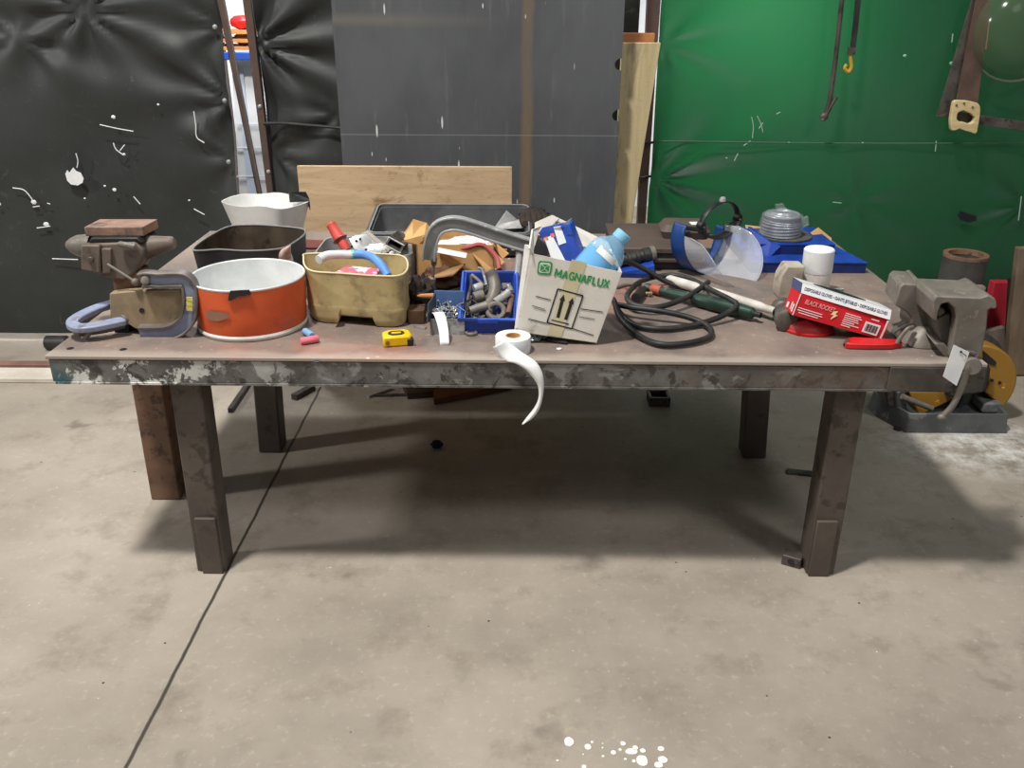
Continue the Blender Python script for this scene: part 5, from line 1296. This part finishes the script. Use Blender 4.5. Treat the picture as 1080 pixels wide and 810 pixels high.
# face shield
t = thing('face_shield', 'clear face shield with blue brow and black headband lying on the table', 'face shield', at(752, 290, TZ)); O = V(t.location)
ca = V((.62,-.78,-.02)).normalized(); uu = V((.78,.62,0)).normalized(); wz = uu.cross(ca).normalized()
if wz.z < 0: wz = -wz
RS = .118
C0 = V((-.035, .055, RS+.004))
def arc(ang, s_, rad=RS): a = R(ang); return C0 + uu*(rad*math.cos(a)) + wz*(rad*math.sin(a)) + ca*s_
# visor sheet, chin end rounded
def vis(u, v):
    ang = 168 + 206*u; L = .205*math.sqrt(max(0, 1-(abs(u-.5)*2)**2.1))*.78 + .05
    return arc(ang, .0 + L*v, RS*(1 + .10*v))
m = MB(); m.grid(vis, 44, 14); m.build('visor', CLEAR, t, solid=.0015)
m = MB(); nE = 44
pe = [vis(i/nE, 1.0) for i in range(nE+1)]; m.tube(pe, .0013, 5, 1, False, False); m.build('visor_edge', mat('glossy_edge', (190,200,214), rough=.15, alpha=.7), t)
def brow(u, v):
    ang = 150 + 218*u; wdt = .062*(1-abs(u-.5)*.5) + .01
    return arc(ang, -.035 + wdt*v + .012*math.cos((u-.5)*2*math.pi), RS*1.015 + .002)
m = MB(); m.grid(brow, 44, 6); m.build('brow', SHIELDBLUE, t, solid=.003)
# headband: strap around the head, plus bands over the top
HC = on(759, 234, (O+C0).y + .03) - O
def hb(ang, s_, rx=.087, rz=.066): a = R(ang); return HC + uu*(rx*math.cos(a)) + wz*(rz*math.sin(a)) + ca*s_
m = MB(); m.grid(lambda u, v: hb(-20+220*u, -.012+.024*v, .098, .072), 40, 2); m.build('top_band', BLACK, t, solid=.003)
m = MB(); m.grid(lambda u, v: hb(180+180*u, -.02+.04*v, .098, .055), 30, 2); m.build('brow_pad', RUBBER, t, solid=.008)
for ang in (178, 2):
    c_ = hb(ang, 0, .100, .066); m = MB(); m.cyl(c_-ca*.012-uu*.0, c_+ca*.012, .014, n=16); m.build('pivot_knob', BLACK, t, bevel=.002)
c_ = hb(88, 0, .098, .072); m = MB(); m.rod(c_-wz*.004, c_+wz*.016, [(0,.012),(.6,.012),(1,.008)], 14); m.build('ratchet_knob', ALU, t)
m = MB(); pts = [arc(156, -.01, RS*1.02), hb(195, 0, .098, .06)]; m.tube(pts, .008, 8, 1, False, False); pts = [arc(366, -.01, RS*1.02), hb(345, 0, .098, .06)]; m.tube(pts, .008, 8, 1, False, False); m.build('side_bracket', BLACK, t)

# flattened blue box, disc and wire coil
Yt = at(850, 288).y
xa, xb = at(792, 288).x, at(912, 288).x
t = thing('blue_tray_box', 'blue cardboard tray box with brown flaps on the back right of table', 'box', ((xa+xb)/2, Yt+.2, TZ)); O = V(t.location)
w_ = xb-xa; hT = .036; d_ = .40
m = MB(); m.loft([[V((-w_/2,-.2,0)),V((w_/2,-.2,0)),V((w_/2-.07,.2,0)),V((-w_/2,.2,0))],[V((-w_/2,-.2,hT)),V((w_/2,-.2,hT)),V((w_/2-.07,.2,hT)),V((-w_/2,.2,hT))]]); m.build('card_body', NAVYCARD, t, smooth=False)
m = MB(); m.loft([[V((-w_/2,-.203,hT)),V((w_/2+.003,-.203,hT)),V((w_/2-.07,.2,hT)),V((-w_/2,.2,hT))],[V((-w_/2,-.203,hT+.004)),V((w_/2+.003,-.203,hT+.004)),V((w_/2-.07,.2,hT+.004)),V((-w_/2,.2,hT+.004))]]); m.build('lid_panel', BLUECARD, t, smooth=False)
Yi = Yt+.10; zi = on(835, 258.5, Yi).z - TZ
xi0, xi1 = on(800, 262, Yi).x - O.x, on(880, 262, Yi).x - O.x
m = MB(); m.box(((xi0+xi1)/2, -.10+.13, (hT+.004+zi)/2), (xi1-xi0, .26, zi-hT-.004)); m.build('raised_inner', NAVYCARD, t, smooth=False)
m = MB(); m.box(((xi0+xi1)/2, -.10+.13, zi+.002), (xi1-xi0+.004, .264, .004)); m.build('inner_lid', BLUECARD, t, smooth=False)
def fl(pts, material): 
    m = MB(); P_ = [p-O for p in pts]; n_ = V((.001,.004,.002)); m.loft([P_, [p+n_ for p in P_]]); return m.build('flap', material, t, smooth=False)
fl([on(790,262,Yi+.02), on(789,239.5,Yi+.05), on(792,240,Yi+.05), on(813,256,Yi-.004), on(823,260,Yi-.006), on(809,274,Yi-.03), on(797,271,Yi-.02)], BLUECARD)
fl([on(786,238,Yi+.24), on(804,240,Yi+.24), on(812,250,Yi+.22), on(790,252,Yi+.2)], CARD)
fl([on(855,246,Yi+.15), on(863,240.5,Yi+.2), on(877,252,Yi+.13), on(877,257,Yi+.08), on(866,256,Yi+.08)], CARD)
zd = TZ+zi+.0045
t = thing('sanding_disc', 'large dark sanding disc lying on the raised blue box', 'disc', (on(836,256,Yi).x, Yi+.115, zd)); 
m = MB(); m.lathe([(.014,0),(.100,0),(.102,.002),(.102,.006),(.1,.008),(.014,.008)], 56, None, False, False); m.build('plate', DISC, t)
m = MB(); m.lathe([(.0135,.0005),(.0135,.009),(.03,.0085),(.03,.0005)], 32, None, False, False); m.build('centre_ring', GREYMETAL, t)
p = at(825,249.5,zd+.009)
t = thing('wire_coil', 'grey coil of wire wrapped in clear film on the sanding disc', 'coil', (p.x-.0, p.y+.03, zd+.0095)); 
hc = on(825, 224, p.y+.03).z - zd - .0095; rc = .072
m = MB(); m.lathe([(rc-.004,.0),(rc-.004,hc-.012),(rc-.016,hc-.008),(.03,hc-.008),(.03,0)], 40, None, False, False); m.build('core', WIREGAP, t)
m = MB(); k = 0; nl_ = 8
for i in range(nl_):
    z_ = .006 + (hc-.014)*i/(nl_-1); rr_ = rc - .002 - .010*(i/(nl_-1))**2
    m.tube([(rr_*math.cos(2*math.pi*j/36), rr_*math.sin(2*math.pi*j/36), z_+.0025*math.sin(2*math.pi*j/36+i)) for j in range(36)], .0045, 6, 1, True)
for rr_, zz_ in ((.056,hc-.006),(.048,hc-.003),(.040,hc-.002),(.032,hc-.003)): m.tube([(rr_*math.cos(2*math.pi*j/30), rr_*math.sin(2*math.pi*j/30), zz_+.003*math.sin(2*math.pi*j/30+rr_*90)) for j in range(30)], .0045, 6, 1, True)
m.build('winding', WIRE, t)
m = MB(); m.lathe([(rc+.006,.002),(rc+.008,hc*.5),(rc+.002,hc*.9),(rc*.75,hc*1.04),(rc*.35,hc*1.1),(.01,hc*1.2)], 40, None, False, True)
pk = [V((-.02,0,hc*1.05)), V((-.028,.0,hc*1.32)), V((.0,.0,hc*1.36)), V((.02,.01,hc*1.05))]
m.loft([pk, [p_+V((0,.02,0)) for p_ in pk]]); 
pk = [V((rc*.9,-.02,hc*.75)), V((rc*1.25,-.02,hc*.86)), V((rc*1.35,-.02,hc*.5)), V((rc*1.0,-.02,hc*.35))]
m.loft([pk, [p_+V((0,.02,0)) for p_ in pk]]); m.build('film_wrap', BAGCLEAR, t)
# small chip on the table top
m = MB(); m.blob((0,0,.003), (.03,.02,.006), .4, 4, 14, 8); o = m.build('paper_scrap', PAPER); o.location = at(885, 305.5); tag(o, 'tiny cream paper scrap on table behind the red carton', 'scrap')

# ------------------------------------------------------------------ bench vise at the right end
VB = at(975, 366); VB = V((at(985,362).x, 2.36, TZ))
ang = R(-36)
t = thing('bench_vise', 'big grey bench vise bolted on the right front corner of table', 'vise', VB)
O = V(t.location)
def vv(px, py, y): return on(px, py, y) - O
def slab(name, pts, y0, y1, material=GREYMETAL, bevel=.004, sh=(0,0), par=None):
    m = MB(); a_ = [vv(x, y, y0) for x, y in pts]; dx = V((sh[0], y1-y0, sh[1])); m.loft([a_, [p+dx for p in a_]]); return m.build(name, material, par or t, bevel=bevel, smooth=True, angle=30)
# base: swivel lugs and base plate
m = MB(); m.loft([rrect(.17,.17,.05,0,6,-.01,.02), rrect(.16,.16,.05,.016,6,-.01,.02), rrect(.11,.12,.03,.05,6,0,.03)]); m.build('base', GREYMETAL, t, bevel=.003)
lg = at(967, 364)-O
m = MB(); m.lathe([(.032,0),(.034,.004),(.034,.014),(.031,.018)], 28, Matrix.Translation((lg.x, lg.y+.02, 0))); m.build('bolt_lug', GREYMETAL, t, bevel=.002)
m = MB(); m.lathe([(.013,.018),(.013,.028),(.011,.030)], 6, Matrix.Translation((lg.x, lg.y+.02, 0))); m.build('bolt_head', GREYMETAL, t)
# fixed jaw
YJ = 2.33
slab('fixed_jaw', [(944,322),(949,303),(953,299),(968,300),(978,312),(986,322),(987,340),(983,362),(968,358),(960,350),(962,336),(957,330)], YJ+.02, YJ+.15, sh=(.02,.0))
slab('anvil_face', [(968,300),(973,299),(986,316),(988,322),(984,330),(976,318)], YJ+.012, YJ+.15, sh=(.02,0))
# lug arm on the left of the body
m = MB(); m.tube([vv(942,352,2.30), vv(948,347,2.30), vv(956,344,2.31), vv(963,343,2.33)], [.003,.008], 8, 4); m.build('locking_lever', DARKSTEEL, t)
m = MB(); m.tube([vv(963,345,2.31), vv(957,347,2.3), vv(950,355,2.3), vv(946,362,2.3)], .006, 8, 4); m.build('lever_rod', GREYMETAL, t)
# jaw plates
slab('jaw_plate', [(971,303.5),(974,302),(1034,304.5),(1038,307),(1038,310),(1030,310),(985,312),(977,311)], YJ+.07, YJ+.10, sh=(.02,.004))
m = MB(); p = vv(980,309.5,YJ+.058); m.cyl(p, p+V((0,.02,0)), .010, n=16); p = vv(1031.5,307.5,YJ+.058); m.cyl(p, p+V((0,.03,0)), .007, n=12); m.build('plate_bolt', DARKSTEEL, t, bevel=.001)
# moving jaw with rounded front
YM = 2.22
slab('moving_jaw', [(984,318),(988,312),(1034,314),(1043,311),(1050,315),(1052,323),(1050,326),(1045,325.5),(1042,327),(1041,345),(1036,372),(1030,380),(1012,384),(1002,377),(1006,352),(1009,335),(1007,325),(1000,319),(993,321),(990,328),(988,340),(984,337)], YM, YM+.16, sh=(.012,.0))
slab('slide_bar', [(986,338),(1002,330),(1004,350),(1001,372),(994,366),(990,352)], YM+.03, YM+.15, material=DARKSTEEL, sh=(.012,0))
slab('guide', [(990,323),(997,326),(998,334),(990,336)], YM+.04, YM+.12, sh=(.012,0))
slab('slide_foot', [(996,362),(1012,380),(1008,384),(996,376),(985,362)], YM+.02, YM+.12, material=GREYMETAL, sh=(.012,0))
# screw and handle
s0 = vv(1018,380,YM+.02); s1 = vv(1026,387,YM-.05)
m = MB(); m.rod(s0, s1, [(0,.017),(.4,.017),(.42,.015),(.6,.015),(.62,.024),(.95,.024),(1,.021)], 26); m.build('screw_head', GREYMETAL, t)
m = MB(); m.tube([vv(1009,383,YM-.02), vv(1011,376,YM-.02), vv(1017,372,YM-.022), vv(1024,372,YM-.026), vv(1029,374,YM-.03)], .007, 8, 5); m.build('ring', DARKSTEEL, t)
m = MB(); h0, h1 = vv(1022,383,YM-.04), vv(993.5,440,YM-.045); m.tube([h0, vv(1017,400,YM-.045), vv(1010,418,YM-.048), vv(1003,430,YM-.048), h1], .0085, 10, 5); m.blob(h1, (.026,.022,.022), .05, 2, 14, 10); m.build('handle', GREYMETAL, t)
# white tag hung on it
t2 = thing('vise_tag', 'blank white paper tag hanging from the bench vise screw', 'tag', on(1011, 385, YM-.062)); O2 = V(t2.location)
tg = [on(1006,363.5,YM-.062)-O2, on(1022.5,371.5,YM-.062)-O2, on(1009,407,YM-.064)-O2, on(994.5,397,YM-.064)-O2]
m = MB(); m.loft([tg, [p+V((0,.001,0)) for p in tg]]); m.build('card', PAPER, t2, smooth=False)
a_ = on(1013.5,371,YM-.0635)-O2; m = MB(); m.cyl(a_, a_+V((0,-.001,0)), .003, n=12); m.build('hole', BLACK, t2)
m = MB(); m.tube([a_, on(1016,373,YM-.068)-O2, on(1020,376,YM-.06)-O2], .001, 5, 4); m.build('string', BLACK, t2)
# dark apron cheek below the vise

# ------------------------------------------------------------------ right, on the floor
SY = at(1000, 457, 0).y
t = thing('chop_saw', 'yellow and black chop saw with dark base on the floor right of table', 'saw', (at(998,457,0).x, SY+.17, 0)); O = V(t.location)
xa, xb = at(938, 452, 0).x-O.x, at(1066, 458, 0).x-O.x
w_ = xb-xa; cx = (xa+xb)/2
m = MB(); hB = .085
def bl2(k, z): return [V((cx-w_*.40*k, -.17*k, z)), V((cx+w_*.48*k, -.17*k, z)), V((cx+w_*.5*k, -.13*k, z)), V((cx+w_*.5*k, .17*k, z)), V((cx-w_*.42*k, .17*k, z)), V((cx-w_*.53*k, .08*k, z)), V((cx-w_*.53*k, -.02*k, z))]
m.loft([bl2(1,0), bl2(.97,.02), bl2(.95,hB), bl2(.90,hB), bl2(.88,.045)], True, True); m.build('base', SAWBASE, t, bevel=.008)
m = MB(); m.box((cx+w_*.40,.02,hB*.9), (w_*.16,.22,.05)); m.build('base_shoulder', mat('dusty_light_base', (128,130,130), (90,92,92), 8, rough=.5), t, bevel=.01)
GY = .10
def s_(px, py, dy=GY): return on(px, py, SY+.17+dy) - O
def rslab(name, pts, dy0, dy1, material, bevel=.006):
    m = MB(); a_ = [s_(x, y, dy0) for x, y in pts]; m.loft([a_, [p+V((0,dy1-dy0,0)) for p in a_]]); return m.build(name, material, t, bevel=bevel, angle=30)
gc_ = s_(1021, 402, -.02)
Rg = (s_(1066,402,-.02)-gc_).length
m = MB(); l_o = [(gc_.x+Rg*math.cos(R(a)), gc_.z+Rg*math.sin(R(a))) for a in range(-36, 110, 6)]
l_i = [(gc_.x+Rg*.36*math.cos(R(a)), gc_.z+Rg*.36*math.sin(R(a))) for a in range(104, -40, -12)]
m.prism(l_o + l_i, gc_.y-.045, gc_.y+.045); m.build('blade_guard', SAWYEL, t, bevel=.008, angle=30)
m = MB(); hl = [s_(x, y, -.07) for x, y in ((1037,370),(1041,373),(1051,382),(1050,386),(1041,383),(1037,380))]; m.loft([hl, [p+V((0,.01,0)) for p in hl]]); m.build('guard_slot', BLACK, t)
m = MB()
for px, py in ((1055,404),(1047,401.5)): p = s_(px, py, -.072); m.cyl(p, p+V((0,.01,0)), .006, n=10)
m.build('guard_rivet', BLACK, t)
rslab('front_guard', [(959,413),(1016,413),(1000,424),(969,439)], -.07, .03, SAWYEL)
rslab('motor', [(1000,382),(1036,378),(1046,388),(1045,396),(1040,414),(1020,418),(1000,420)], -.11, .10, DUSTY, .012)
wc = s_(1010, 416, .0); 
m = MB(); m.cyl(V((wc.x, .005, .215)), V((wc.x, .012, .215)), .170, n=56); m.build('abrasive_wheel', mat('charcoal_wheel', (52,52,54), (70,70,70), 30, rough=.8), t)
rslab('wheel_shade', [(1002,422),(1016,413),(1044,414),(1054,420),(1046,428),(1012,432)], -.05, -.02, NAVYCARD) if False else None
rslab('fence', [(946,414),(955,411),(957,432),(945,432)], -.10, .06, SAWBASE)
rslab('fence_bolt', [(934,412),(942,410),(944,420),(950,424),(950,432),(936,428)], -.08, .02, DARKSTEEL)
m = MB(); a_, b_ = s_(951,418,-.11), s_(983,431,-.11); m.cyl(a_, b_, .012); m.build('clamp_screw', GREYMETAL, t)
for px in (948, 1058):
    p = at(px, 455, 0)-O; m = MB(); m.cyl((p.x, -.14, -.0), (p.x, -.14, .01), .015); m.build('rubber_foot', RUBBER, t)

# pipe stub standing behind
PY = 3.85
pt_ = on(1019, 268, PY); r_ = .094
t = thing('steel_pipe', 'short thick rusty-rimmed steel pipe standing on floor behind the vise', 'pipe', (pt_.x, PY, 0))
m = MB(); m.lathe([(r_,0),(r_,pt_.z),(r_*.8,pt_.z),(r_*.8,pt_.z-.25)], 40, None, True, False); m.build('wall', mat('dark_grey_pipe', (80,78,74), (64,62,60), 8, rough=.55, metal=.3), t)
m = MB(); m.lathe([(r_*1.012,pt_.z-.012),(r_*1.012,pt_.z+.002),(r_*.78,pt_.z+.002),(r_*.78,pt_.z-.02)], 40, None, False, False); m.build('rim', RUST, t)
m = MB(); m.lathe([(r_*.79,pt_.z-.1),(.001,pt_.z-.1)], 40, None, False, False); m.build('plug', BLACK, t)
# red cart side, black strip added as the shaded gap, plank at the frame edge
def lean(name, label, cat, pts, y0, y1, material, par=None, bevel=.004):
    m = MB(); a_ = [on(x, y, y0) for x, y in pts]; a_ = [V((p.x, p.y, max(p.z, .002))) for p in a_]; m.loft([a_, [p+V((0,y1-y0,0)) for p in a_]]); o = m.build(name, material, par, bevel=bevel, smooth=False)
    if label: tag(o, label, cat)
    return o
lean('red_metal_sheet', 'red metal sheet standing behind the vise below green curtain', 'sheet', [(1034,400),(1039,345),(1049,298),(1067,298),(1056,400)], 4.0, 4.05, mat('red_enamel', (190,44,62), (170,38,54), 6, rough=.4))
lean('dark_gap_strip', 'black strip standing in for the dark gap right of the red panel', 'post', [(1056,400),(1064,350),(1067,296),(1072,296),(1070,350),(1064,400)], 3.93, 3.97, BLACK)
lean('brown_plank', 'brown plank standing on the floor at the far right edge', 'plank', [(1062,396),(1066,340),(1075,262),(1100,262),(1100,396)], 3.82, 3.86, mat('brown_ply', (116,100,82), (98,84,68), 5, stretch=(4,1,1), rough=.7))
lean('grey_beam', 'grey weathered beam lying on its edge behind the chop saw', 'beam', [(1030,352),(1060,345),(1062,378),(1050,405),(1030,405)], 3.88, 3.91, mat('grey_beam_wood', (112,102,92), (92,84,76), 8, rough=.8))
m = MB(); m.box((3.2, 4.36, .2), (2.6, .02, .4)); tag(m.build('dark_backboard', BLACK), 'dark board standing below and behind the green curtain', 'board')

# ------------------------------------------------------------------ on the floor under and near the table
p = at(838, 600, 0)
t = thing('steel_block_offcut', 'small square steel nut block on the floor beside right front leg', 'offcut', (p.x, p.y+.03, 0), (0,0,R(-28)))
m = MB(); T_ = .05
fr_o = [V((-.03,-.02,0)),V((.03,-.02,0)),V((.03,-.02,.045)),V((-.03,-.02,.045))]
m.loft([rrect(.06,.045,.006,0), rrect(.06,.045,.006,.036)]); m.build('body', DARKSTEEL, t, bevel=.003)
m = MB(); m.cyl((0,-.0228,.018), (0,-.018,.018), .011, n=16); m.build('bore', BLACK, t)
m = MB(); m.blob((0,0,.014), (.045,.035,.032), .5, 5, 20, 12, 8); o = m.build('blue_scrap', mat('dark_blue_rag', (24,34,66), rough=.8)); o.location = at(461, 472, 0); tag(o, 'crumpled dark blue scrap on floor under the table', 'scrap')
m = MB(); a_, b_ = at(243, 433, .012), at(262, 405, .012); m.bar([a_, b_], .022, .022, (0,0,1), 1, False)
t = tag(m.build('square_tube', DARKSTEEL), 'thin square steel tube lying on floor behind the left legs', 'tube')
dv = (a_-b_).normalized(); m = MB(); m.bar([a_+dv*.0005, a_-dv*.01], .015, .015, (0,0,1), 1, False); m.build('bore', BLACK, t)
m = MB(); a_, b_ = at(310, 419, .012), at(330, 408, .012); m.bar([a_, b_], .03, .024, (0,0,1), 1, False); tag(m.build('steel_bar', DARKSTEEL), 'short dark steel bar on the floor by the joint line', 'bar')
m = MB(); a_, b_ = at(388, 418, .006), at(412, 410, .006); m.bar([a_, b_], .02, .012, (0,0,1), 1, False); tag(m.build('metal_strip', ALU), 'pale metal strip on the floor under back of table', 'strip')
m = MB(); a_, b_ = at(395, 417, .006), at(440, 416, .006); m.bar([a_, b_], .012, .01, (0,0,1), 1, False); tag(m.build('thin_rod', DARKSTEEL), 'thin dark rod on floor left of the wooden offcuts', 'rod')
for i, (pts, mt_, lb) in enumerate(((((425,411),(460,411),(459,419),(430,421)), mat('dark_wood', (70,52,36), rough=.8), 'dark brown wood offcut on floor below the back edge'), (((458,427),(456,411),(540,411),(520,415)), mat('warm_wood', (116,76,44), (96,64,40), 8, rough=.8), 'reddish wood board on floor below the back edge'))):
    a_ = [at(x, y, .002) for x, y in pts]; m = MB(); m.loft([a_, [p+V((0,0,.03)) for p in a_]]); tag(m.build('wood_scrap', mt_, bevel=.002, smooth=False), lb, 'offcut')
t = thing('floor_bracket', 'small dark square bracket on floor beneath the middle of table', 'bracket', at(694, 424, 0))
m = MB(); 
for dx, dy, sx, sy in ((-.04,0,.012,.09),(.04,0,.012,.09),(0,.04,.09,.012),(0,-.04,.09,.012)): m.box((dx,dy,.02), (sx,sy,.04))
m.build('frame', DARKSTEEL, t, bevel=.002)
m = MB(); a_, b_ = at(830, 497, .006), at(858, 500, .006); m.bar([a_, b_], .03, .01, (0,0,1), 1, False); tag(m.build('flat_bar', DARKSTEEL), 'dark flat bar lying on floor in the table shadow', 'bar')
# caster behind the left end of the table
p = at(42, 378, 0)
t = thing('floor_roller', 'dark round roller on the floor behind left table corner', 'roller', (p.x+.03, p.y+.12, .036))
m = MB(); m.rod(V((-.05,0,0)), V((.06,0,0)), [(0,.03),(.05,.036),(.95,.036),(1,.03)], 24); m.build('drum', RUBBER, t)
m = MB(); m.cyl((-.055,0,0), (.07,0,0), .01); m.build('axle', DARKSTEEL, t)
